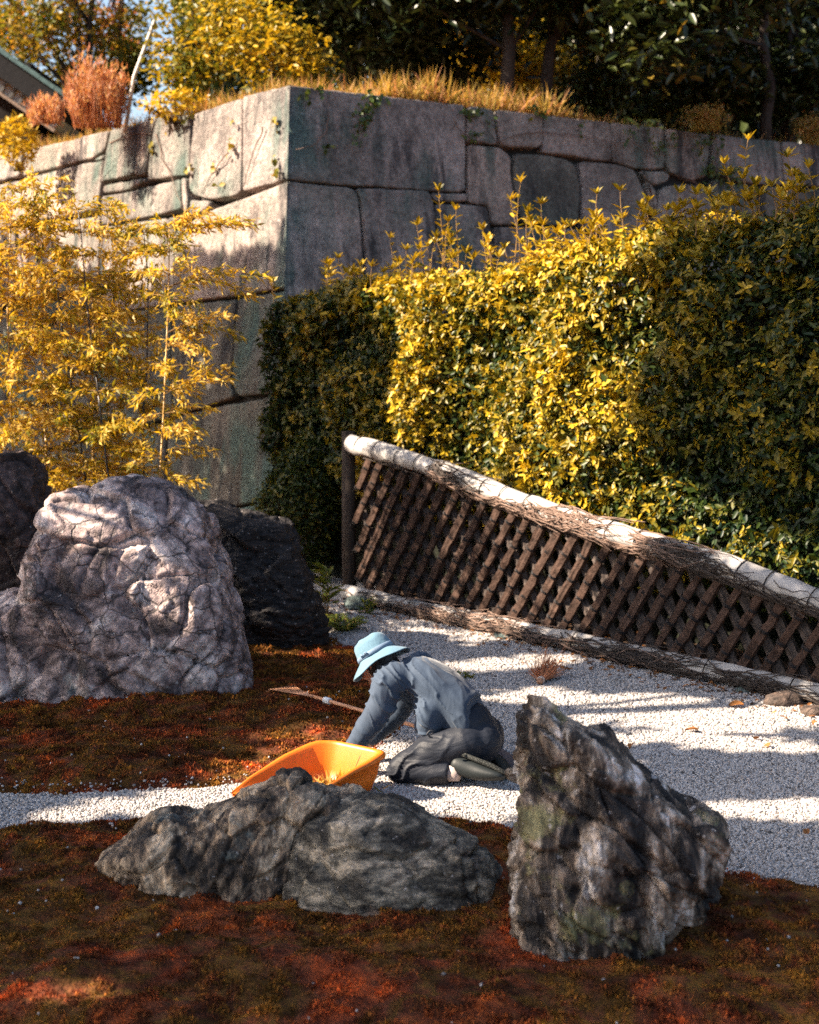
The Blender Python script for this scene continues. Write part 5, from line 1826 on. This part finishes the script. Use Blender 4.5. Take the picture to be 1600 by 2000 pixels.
# ================================================================== the kneeling person
def person():
    skin = m_plain('skin', (.42, .22, .15), .5, .1, 20, .1, .002, .4, **{'Subsurface Weight': .15, 'Subsurface Radius': (.01, .004, .002)})
    def cloth(name, col, rough, wr, scale, stretch, rot, sheen=.2, spec=.25, bs=.5):
        t = NT(name)
        v = t.coord('World')
        v2 = t.coord('World', stretch, rot)
        w = t.noise(v2, scale, 3, .5, .8)
        weave = t.noise(v, 320, 2)
        col2 = tuple(c * .8 for c in col)
        c_ = t.mix(t.ramp(t.noise(v, 5, 3), [(.35, 0), (.65, 1)]), col2, col)
        h = t.math('ADD', t.math('MULTIPLY', w, 1.0), t.math('MULTIPLY', weave, .10))
        return t.done(t.bsdf(c_, rough, t.bump(h, bs, wr), spec, **{'Sheen Weight': sheen, 'Sheen Roughness': .4}))
    shirt_m = cloth('grey_blue_jersey', (.040, .060, .094), .75, .012, 11, (1.0, 1.0, .35), (0, -.75, 0))
    trous_m = cloth('charcoal_nylon', (.0125, .0155, .024), .55, .02, 10, (.5, 1.0, 1.3), (0, .25, 0), .03, .3, .6)
    hat_m = cloth('blue_cotton', (.105, .195, .26), .85, .004, 30, (1, 1, 1), (0, 0, 0), .2)
    F_ = unit(np.array([-.92, .39, 0]))
    R_ = np.array([.39, .92, 0])
    UP = np.array([0, 0, 1.0])
    base = gz(860, 1530, 0)
    J = lambda a, b_, y: at(a, b_, y)
    # joints
    pel = J(926, 1437, 7.06)
    sp = [J(945, 1428, 7.04), J(915, 1402, 7.07), J(880, 1370, 7.11), J(842, 1338, 7.15), J(808, 1318, 7.18), J(782, 1308, 7.20)]
    neck0, head = J(775, 1304, 7.2), J(738, 1299, 7.21)
    lsh, lel, lwr = J(757, 1338, 7.05), J(733, 1398, 7.03), J(689, 1464, 7.07)
    rsh, rel, rwr = J(822, 1302, 7.36), J(775, 1392, 7.42), J(728, 1440, 7.33)
    lhip, lkn, lan = J(912, 1452, 6.97), J(785, 1499, 6.97), J(884, 1511, 6.89)
    rhip, rkn, ran = J(948, 1440, 7.2), J(822, 1483, 7.2), J(925, 1494, 7.1)
    dors = unit(np.array([.62, -.05, .76]))

    def smoothpath(pts, rad, n):
        pts, rad = np.asarray(pts, float), np.asarray(rad, float)
        s = np.linspace(0, len(pts) - 1, n)
        def cr(A):
            out = []
            for x in s:
                i = min(int(x), len(A) - 2)
                f = x - i
                p0, p1, p2, p3 = A[max(i - 1, 0)], A[i], A[i + 1], A[min(i + 2, len(A) - 1)]
                out.append(.5 * ((2 * p1) + (p2 - p0) * f + (2 * p0 - 5 * p1 + 4 * p2 - p3) * f ** 2 + (3 * p1 - p0 - 3 * p2 + p3) * f ** 3))
            return np.array(out)
        return cr(pts), cr(rad)
    def caps(mb, pts, rad, n=14, k=18, flat=None, ball=True):
        P, R = smoothpath(pts, rad, n)
        mb.tube(P, R, k, flat=flat)
        if ball:
            for p_, r_ in ((P[0], np.max(R[0]) if np.ndim(R[0]) else R[0]), (P[-1], np.max(R[-1]) if np.ndim(R[-1]) else R[-1])):
                ell(mb, p_, (r_ * .96,) * 3)
    def ell(mb, c, rad, ax=None, n=12, k=16):
        ax = np.eye(3) if ax is None else np.asarray(ax)
        V = [c + ax[2] * rad[2]]
        for i in range(1, n):
            ph = math.pi * i / n
            for j in range(k):
                th = 2 * math.pi * j / k
                V.append(c + ax[0] * rad[0] * math.sin(ph) * math.cos(th) + ax[1] * rad[1] * math.sin(ph) * math.sin(th) + ax[2] * rad[2] * math.cos(ph))
        V.append(c - ax[2] * rad[2])
        Fc = [(0, 1 + j, 1 + (j + 1) % k) for j in range(k)]
        for i in range(n - 2):
            for j in range(k):
                a = 1 + i * k + j
                b_ = 1 + i * k + (j + 1) % k
                Fc.append((a, a + k, b_ + k, b_))
        z = len(V) - 1
        Fc += [(z, z - k + (j + 1) % k, z - k + j) for j in range(k)]
        mb.add(V, Fc)
    # ---- body, one skin surface
    look = unit(F_ * .62 - UP * .75 + np.array([-.15, 0, 0]))
    hup = unit(np.array([-.50, .27, .82]))
    look = unit(look - hup * np.dot(look, hup))
    hx = np.cross(look, hup)
    b = MB()
    ell(b, head, (.072, .09, .098), [hx, look, hup])
    ell(b, head + look * .035 - hup * .055, (.052, .05, .05), [hx, look, hup])           # jaw
    b.tube([head + look * .085 + hup * .012, head + look * .103 - hup * .018, head + look * .085 - hup * .03], [.008, .013, .010], 8)   # nose
    for s in (-1, 1):
        ell(b, head + hx * s * .072 - hup * .008, (.010, .02, .03), [hx, look, hup])      # ears
        ell(b, head + look * .082 + hx * s * .03 + hup * .022, (.024, .012, .007), [hx, look, hup])  # brow
    ell(b, head + look * .083 - hup * .055, (.022, .010, .008), [hx, look, hup])          # lips
    caps(b, [neck0 + dors * -.02, (neck0 + head) / 2, head - hup * .03], [.056, .052, .05], 6)
    caps(b, sp, [(.05, .04), (.09, .07), (.125, .09), (.135, .09), (.13, .075), (.07, .06)], 16, 20, dors, False)
    for (s_, e_, w_) in ((lsh, lel, lwr), (rsh, rel, rwr)):
        caps(b, [s_, (s_ + e_) / 2, e_, (e_ + w_) / 2, w_], [.052, .045, .04, .036, .027], 14)
    for (h_, k_, a_) in ((lhip, lkn, lan), (rhip, rkn, ran)):
        caps(b, [h_, (h_ + k_) / 2, k_], [.085, .072, .055], 10)
        caps(b, [k_, (k_ + a_) / 2, a_], [.052, .05, .034], 10)
    ell(b, pel, (.11, .07, .08), [R_, F_, UP])
    for (w_, tgt) in ((lwr, J(676, 1490, 7.1)), (rwr, J(705, 1462, 7.3))):                 # hands, fingers reaching to the moss
        d = unit(tgt - w_)
        sd = unit(np.cross(d, R_ * .3 + UP * .4 + F_))
        nn = np.cross(sd, d)
        pc = w_ + d * .055
        ell(b, pc, (.042, .018, .050), [sd, nn, d])
        for f_ in range(4):
            o_ = (f_ - 1.5) * .021
            L = (.072, .082, .077, .06)[f_]
            q0 = pc + d * .032 + sd * o_
            b.tube([q0, q0 + d * L * .45 + nn * .006 + sd * o_ * .15, q0 + d * L * .8 - nn * .006 + sd * o_ * .2, q0 + d * L * .98 - nn * .022 + sd * o_ * .2], [.0095, .009, .0085, .007], 8)
        q0 = pc - d * .02 + sd * .033
        b.tube([q0, q0 + sd * .022 + d * .025 - nn * .008, q0 + sd * .028 + d * .055 - nn * .016], [.012, .011, .008], 8)
    me, P = remeshed(b.V, b.F, .0062, 2)
    body = finish(me, P - base, 'person', skin)
    body.location = tuple(base)
    tag(body, 'kneeling person in blue hat, grey blue shirt and dark trousers bending to the moss', 'person')
    def child(o, parent=body):
        return put(o, parent)
    # ---- shirt
    s = MB()
    caps(s, [J(934, 1404, 7.05)] + sp[1:], [(.158, .122), (.165, .13), (.175, .135), (.185, .128), (.165, .105), (.085, .068)], 18, 28, dors, False)
    ell(s, J(850, 1385, 7.07), (.15, .10, .12), [R_, F_, UP])                              # hanging belly cloth
    ell(s, J(840, 1412, 7.03), (.09, .08, .075), [R_, F_, UP])
    caps(s, [J(775, 1325, 7.08), lsh, (lsh + lel) / 2 + np.array([.01, 0, 0]), lel, (lel + lwr) / 2, lwr], [.092, .088, .076, .068, .06, .05], 20, 20)
    caps(s, [rsh, (rsh + rel) / 2, rel, rwr], [.088, .075, .066, .048], 14, 18)
    me, P = remeshed(s.V, s.F, .006, 24, .6)
    N = vnormals(me)
    q = P.copy()
    # creases running from the armpit and the waist across the back
    ca, sa = math.cos(.72), math.sin(.72)
    u = q[:, 0] * ca - q[:, 2] * sa
    v_ = q[:, 0] * sa + q[:, 2] * ca
    wv = vnoise(np.stack([u * 8, v_ * 36 + 1.3 * vnoise(q * 8), q[:, 1] * 5], -1))
    wv2 = vnoise(np.stack([u * 16, v_ * 60, q[:, 1] * 9], -1) + 40)
    ridge = (1 - np.abs(wv)) ** 4 - .28
    arm = np.exp(-(np.linalg.norm(q - lsh, axis=1) / .16) ** 2) + np.exp(-(np.linalg.norm(q - J(840, 1415, 7.0), axis=1) / .17) ** 2) + .35
    dsp = ridge * .0125 * np.clip(arm, .25, 1.2) + wv2 * .0018 + vnoise(q * 11) * .002
    P = P + N * dsp[:, None]
    child(finish(me, P, 'shirt', shirt_m))
    # hem band and cuff sit inside the surface above; collar
    # ---- trousers
    t_ = MB()
    ell(t_, pel + np.array([.0, 0, .005]), (.172, .118, .135), [R_, F_, UP])
    ell(t_, J(922, 1412, 7.06), (.150, .10, .10), [R_, F_, UP])
    ell(t_, J(938, 1450, 7.0), (.11, .11, .11), [R_, F_, UP])
    ell(t_, J(948, 1436, 7.16), (.10, .10, .105), [R_, F_, UP])
    caps(t_, [lhip, (lhip + lkn) / 2 + UP * .01, lkn], [.112, .10, .076], 10, 20)
    caps(t_, [rhip, (rhip + rkn) / 2, rkn], [.105, .09, .072], 10, 20)
    caps(t_, [lkn - UP * .004, (lkn + lan) / 2, lan - (lan - lkn) * .05], [.072, .072, .060], 10, 20, None, False)
    ell(t_, lkn, (.072, .072, .07))
    caps(t_, [rkn, (rkn + ran) / 2, ran - (ran - rkn) * .05], [.07, .068, .058], 10, 20, None, False)
    me, P = remeshed(t_.V, t_.F, .0075, 3, .5)
    N = vnormals(me)
    q = P
    u = q[:, 0] * .94 + q[:, 2] * .34
    v_ = -q[:, 0] * .34 + q[:, 2] * .94
    wv = vnoise(np.stack([u * 7, v_ * 24 + 1.8 * vnoise(q * 8 + 5), q[:, 1] * 7], -1) + 11)
    wv2 = vnoise(np.stack([u * 20, v_ * 26, q[:, 1] * 14], -1) + 3)
    front = np.clip((J(900, 1450, 7)[0] - q[:, 0]) / .25, .15, 1)
    dsp = ((1 - np.abs(wv)) ** 4 - .28) * .016 * front + wv2 * .004 * front + vnoise(q * 9) * .004
    P = P + N * dsp[:, None]
    P[:, 2] = np.maximum(P[:, 2], .006)
    tr = child(finish(me, P, 'trousers', trous_m))
    mb = MB()                       # drawn-up pocket loop
    c0 = J(838, 1432, 6.84)
    lp = [c0 + np.array([a * .001, -.02, b_ * .001]) for a, b_ in ((-12, -4), (0, 14), (14, 16), (20, 6), (8, 0), (-2, -6), (6, -14), (18, -16))]
    mb.tube(smoothpath(lp, [.005] * len(lp), 24)[0], .0045, 6)
    child(mb.build('pocket_loop', trous_m, None, True), tr)
    # ---- shoes
    sole_m = m_plain('black_rubber', (.028, .030, .028), .7, .2, 30, .3, .003)
    t = NT('dark_olive_shoe')
    v = t.coord('World')
    hx_ = t.n('TexVoronoi', {'Vector': v, 'Scale': 110.0}, feature='DISTANCE_TO_EDGE').outputs['Distance']
    shoe_m = t.done(t.bsdf((.010, .0135, .0145), .55, t.bump(t.noise(v, 200, 2), .25, .002), .35))
    t = NT('hexagon_sole')
    v = t.coord('World')
    hx_ = t.n('TexVoronoi', {'Vector': v, 'Scale': 75.0}, feature='DISTANCE_TO_EDGE').outputs['Distance']
    sole_m = t.done(t.bsdf(t.mix(t.ramp(hx_, [(.05, 0), (.12, 1)]), (.010, .012, .011), (.028, .030, .027)), .7, t.bump(t.ramp(hx_, [(.04, 0), (.14, 1)]), .8, .006), .3))
    sock_m = m_plain('pale_sock', (.36, .29, .26), .85)
    for (an, heel, toe, pl) in ((lan, J(893, 1488, 6.89), J(976, 1519, 6.80), unit(np.array([.40, .18, .86]))), (ran, J(940, 1474, 7.1), J(984, 1515, 6.96), unit(np.array([.62, -.30, .66])))):
        d = unit(toe - heel)
        pl = unit(pl - d * np.dot(pl, d))
        w = np.cross(d, pl)
        m = (heel + toe) / 2
        mb = MB()
        L = np.linalg.norm(toe - heel)
        q = [heel - d * .028, heel - d * .012, heel + d * .02, heel + d * L * .35, heel + d * L * .65, heel + d * L * .9, toe + d * .012, toe + d * .024]
        cc = [x - pl * y for x, y in zip(q, (.010, .010, .012, .012, .006, -.004, -.010, -.012))]
        rr = [(.012, .014), (.034, .036), (.040, .046), (.041, .046), (.047, .038), (.046, .028), (.032, .020), (.010, .010)]
        P_, R2 = smoothpath(cc, rr, 22)
        mb.tube(P_, R2, 20, flat=pl)
        me, P = remeshed(mb.V, mb.F, .006, 2)
        P[:, 2] = np.maximum(P[:, 2], .004)
        sh = child(finish(me, P, 'shoe', shoe_m))
        so = MB()
        V, K = [], 28
        prof = []
        for i in range(K):
            th = 2 * math.pi * i / K
            x = math.cos(th)
            wd = (.041 + .008 * x) * math.copysign(abs(math.sin(th)) ** .85, math.sin(th))
            prof.append((x * (L / 2 + .030), wd))
        for lift, sc in ((.030, .98), (.035, 1.05), (.047, 1.05), (.051, .97)):
            for (x, y) in prof:
                sag = .022 * max(0, x / L * 2 - .1) ** 2
                V.append(m + d * x * sc + w * y * sc + pl * (lift + .004 - sag * .6))
        Fs = [(r_ * K + i, r_ * K + (i + 1) % K, (r_ + 1) * K + (i + 1) % K, (r_ + 1) * K + i) for r_ in range(3) for i in range(K)]
        Fs += [tuple(range(K - 1, -1, -1)), tuple(3 * K + i for i in range(K))]
        so.add(V, Fs)
        child(so.build('sole', sole_m, None, True), sh)
        mb = MB()
        kn = lkn if an is lan else rkn
        dd = unit(an - kn)
        mb.tube([an - dd * .03, an + dd * .01, heel - pl * .02], [(.044, .044), (.043, .044), (.036, .038)], 14)
        child(mb.build('sock', sock_m, None, True))
    # ---- hair
    h = MB()
    ell(h, head - look * .025 + hup * .02, (.088, .09, .095), [hx, look, hup])
    ell(h, head - look * .055 - hup * .045, (.075, .055, .055), [hx, look, hup])
    for s_ in (-1, 1): ell(h, head + hx * s_ * .066 - look * .012 - hup * .03, (.020, .045, .05), [hx, look, hup])
    me, P = remeshed(h.V, h.F, .006, 2)
    N = vnormals(me)
    P = P + N * (vnoise(np.stack([P[:, 0] * 90, P[:, 1] * 90, P[:, 2] * 18], -1)) * .004)[:, None]
    hair = child(finish(me, P, 'hair', m_plain('dark_brown_hair', (.022, .014, .011), .5, .5, 90, .6, .004, .4, (1, 1, .15))))
    st = MB()
    for i in range(160):
        a = random.uniform(-1.5, 1.5)
        p0 = head + hx * math.sin(a) * .085 - look * (.05 + .04 * math.cos(a)) - hup * .03
        p1 = p0 - hup * random.uniform(.02, .06) - look * random.uniform(-.01, .03) + hx * random.gauss(0, .01)
        st.tube([p0 + hup * .04, p0, p1], [.002, .002, .0006], 3)
    child(st.build('hair_strands', bpy.data.materials['dark_brown_hair']), hair)
    # ---- hat
    o_ = J(736, 1279, 7.21)
    prof = [(.0, .104), (.03, .1035), (.06, .100), (.080, .090), (.090, .070), (.096, .035), (.101, .0), (.106, -.003), (.128, -.019), (.148, -.036), (.162, -.049), (.1645, -.052), (.162, -.055), (.148, -.042), (.128, -.025), (.104, -.010), (.096, -.002), (.090, .03), (.083, .068), (.07, .088), (.0, .098)]
    K = 44
    V, F2 = [], []
    e1, e2 = hx, look
    for i, (r_, z_) in enumerate(prof):
        for j in range(K):
            th = 2 * math.pi * j / K
            wob = 1 + .03 * math.sin(th * 3 + 1) * (r_ / .166) ** 2
            zz = z_ + .010 * math.sin(th * 2 + .6) * max(0, (r_ - .1) / .066) + .0035 * math.sin(th * 5 + z_ * 60) * (r_ > .05)
            wob += .014 * math.sin(th * 7 + 2) * math.sin(z_ * 70 + 1)
            V.append(o_ + (e1 * math.cos(th) + e2 * math.sin(th)) * r_ * wob + hup * zz)
    for i in range(len(prof) - 1):
        for j in range(K):
            F2.append((i * K + j, i * K + (j + 1) % K, (i + 1) * K + (j + 1) % K, (i + 1) * K + j))
    hat = child(mesh_obj('hat', V, F2, hat_m, None, True))
    V, F2 = [], []
    for i, (r_, z_) in enumerate([(.0995, .004), (.1030, .006), (.0995, .026), (.096, .028)]):
        for j in range(K):
            th = 2 * math.pi * j / K
            V.append(o_ + (e1 * math.cos(th) + e2 * math.sin(th)) * (r_ + .0012) + hup * z_)
    for i in range(3):
        for j in range(K):
            F2.append((i * K + j, i * K + (j + 1) % K, (i + 1) * K + (j + 1) % K, (i + 1) * K + j))
    band_m = m_plain('slate_blue_ribbon', (.13, .19, .27), .7)
    child(mesh_obj('hat_band', V, F2, band_m, None, True), hat)
    # knot of the band, towards the camera
    best = max(range(K), key=lambda j: np.dot(e1 * math.cos(2 * math.pi * j / K) + e2 * math.sin(2 * math.pi * j / K), np.array([-.45, -.9, 0])))
    dk = e1 * math.cos(2 * math.pi * best / K) + e2 * math.sin(2 * math.pi * best / K)
    mb = MB()
    tt = np.cross(hup, dk)
    kc = o_ + dk * .104 + hup * .018
    for s_ in (-1, 1):
        mb.tube([kc, kc + tt * s_ * .014 + dk * .006 + hup * .012, kc + tt * s_ * .022 + hup * .002, kc], [.004, .005, .005, .003], 6)
    child(mb.build('band_knot', band_m, None, True), hat)
person()

# ================================================================== unseen trees added at left, crowns shaped to cast the garden's shade
def add_shade_trees():
    lit, rad = [], []
    def L(p, r): lit.append(np.asarray(p)); rad.append(r)
    def fill(poly, n, f, r):
        xs_ = [p[0] for p in poly]; ys_ = [p[1] for p in poly]
        got = 0
        while got < n:
            x, y = random.uniform(min(xs_), max(xs_)), random.uniform(min(ys_), max(ys_))
            if inpoly(np.array([x]), np.array([y]), poly)[0]:
                L(f(x, y), r); got += 1
    hp = fpt(0, 0, HB)
    fill([(690, 560), (860, 535), (1000, 510), (1235, 450), (1240, 560), (1205, 700), (1215, 850), (1290, 950), (1450, 1030), (1600, 1090), (1600, 1140), (1300, 1050), (1100, 1000), (1000, 950), (900, 820), (800, 660)], 260, lambda x, y: onplane(x, y, hp, FN), .22)
    fill([(900, 935), (1290, 1060), (1290, 1090), (900, 960)], 40, lambda x, y: onplane(x, y, FE0, FN), .12)
    fill([(1000, 1030), (1180, 1080), (1150, 1230), (960, 1180)], 24, lambda x, y: onplane(x, y, FE0, FN), .07)
    fill([(0, 300), (565, 165), (562, 350), (420, 400), (330, 430), (200, 430), (0, 440)], 90, lambda x, y: wall_pt(x, y, 'L'), .55)
    fill([(0, 280), (565, 150), (1090, 180), (900, 150), (565, 60), (300, 60), (120, 110)], 60, lambda x, y: at(x, y, 17.8), .5)
    fill([(0, 300), (330, 430), (500, 440), (520, 540), (430, 640), (380, 840), (200, 760), (0, 700)], 150, lambda x, y: at(x, y, YB + random.uniform(-.3, .5)), .42)
    G = lambda x, y: gz(x, y, 0)
    fill([(960, 1342), (1600, 1388), (1600, 1428), (1100, 1402), (960, 1372)], 70, G, .11)
    fill([(1040, 1432), (1600, 1457), (1600, 1472), (1250, 1450)], 40, G, .07)
    fill([(1330, 1572), (1600, 1570), (1600, 1606), (1400, 1594)], 30, G, .10)
    fill([(850, 1292), (1120, 1285), (1050, 1310), (880, 1312)], 24, G, .09)
    fill([(430, 1545), (640, 1450), (760, 1465), (1000, 1520), (1000, 1590), (760, 1565)], 70, G, .16)
    fill([(100, 1570), (430, 1548), (400, 1585), (100, 1605)], 16, G, .06)
    fill([(690, 1245), (860, 1270), (970, 1400), (960, 1450), (760, 1480), (700, 1330)], 60, lambda x, y: at(x, y, 7.1), .15)
    fill([(540, 1290), (690, 1290), (690, 1400), (560, 1350)], 20, G, .10)
    fill([(0, 1930), (700, 1975), (700, 2000), (0, 2000)], 16, G, .03)
    lit_, rad_ = np.array(lit), np.array(rad)
    # what lies in shade
    tgt = []
    def T(poly, n, f):
        xs_ = [p[0] for p in poly]; ys_ = [p[1] for p in poly]
        k = 0
        while k < n:
            x, y = random.uniform(min(xs_), max(xs_)), random.uniform(min(ys_), max(ys_))
            if inpoly(np.array([x]), np.array([y]), poly)[0]:
                tgt.append(f(x, y)); k += 1
    T([(-150, 1260), (1750, 1260), (1800, 2050), (-200, 2050)], 1500, G)
    T([(-120, 950), (640, 950), (640, 1380), (-120, 1380)], 420, lambda x, y: at(x, y, 9.2))
    T([(1180, 1000), (1700, 1000), (1700, 1300), (1180, 1200)], 160, lambda x, y: at(x, y, 9.3))
    T([(690, 870), (900, 930), (960, 1180), (690, 1160)], 160, lambda x, y: onplane(x, y, FE0, FN))
    T([(480, 560), (700, 560), (820, 700), (900, 850), (980, 960), (690, 1150), (500, 1150)], 420, lambda x, y: onplane(x, y, hp, FN))
    T([(1240, 440), (1700, 360), (1700, 1080), (1300, 950), (1220, 800)], 640, lambda x, y: onplane(x, y, hp, FN))
    T([(-100, 470), (330, 470), (560, 400), (545, 1050), (-100, 1050)], 520, lambda x, y: wall_pt(x, y, 'L'))
    tgt = np.array(tgt)
    centers = [np.array([-6.0, 2.2, 0]), np.array([-6.6, 6.6, 0]), np.array([-8.2, 10.6, 0]), np.array([-10.2, 15.0, 0])]
    names = ['broad evergreen shade tree standing nearest the viewer beyond the left edge', 'broad evergreen shade tree beyond the left edge beside the moss', 'broad evergreen shade tree beyond the left edge beside the bamboo', 'broad evergreen shade tree beyond the left edge beside the stone wall']
    N = 120000
    P = tgt[RNG.integers(0, len(tgt), N)] + RNG.normal(0, .22, (N, 3))
    P = P + SUN * RNG.uniform(7.2, 9.6, N)[:, None]
    # drop leaves that would shade the spots chosen to be sunlit
    keep = np.ones(N, bool)
    for q, r in zip(lit_, rad_):
        w = P - q
        t_ = w @ SUN
        d2 = np.sum(w * w, 1) - t_ * t_
        keep &= d2 > (r + .10) ** 2
    P = P[keep]
    own = np.argmin(np.stack([np.hypot(P[:, 0] - c[0], P[:, 1] - c[1]) for c in centers]), 0)
    for i, c in enumerate(centers):
        e = empty('shade_tree', c, names[i], 'tree', 'shade trees beside the garden')
        p = P[own == i]
        if len(p) < 10: continue
        n = len(p)
        LL = RNG.uniform(.15, .25, n)
        leaf_obj('crown', p, rand_unit(n), rand_unit(n) * .6 + SUN, LL, LL * .5, RNG.uniform(0, .8, n), M['dark_leaf'], e)
        mb = MB()
        top = p.mean(0)
        pts = limb(mb, c - np.array([0, 0, .1]), top, .2, .07, .05, 9, 9)
        for q in p[RNG.permutation(n)[:16]]:
            # limbs keep clear of the sunlit gaps
            if min(np.min(np.linalg.norm(np.cross(((pts[5] + (q - pts[5]) * f) - lit_), SUN), axis=1) - rad_) for f in (.3, .6, .9)) > 0:
                limb(mb, pts[RNG.integers(4, 9)], q, .05, .012, .05, 5, 5)
        mb.build('trunk', M['bark'], e, True)
add_shade_trees()
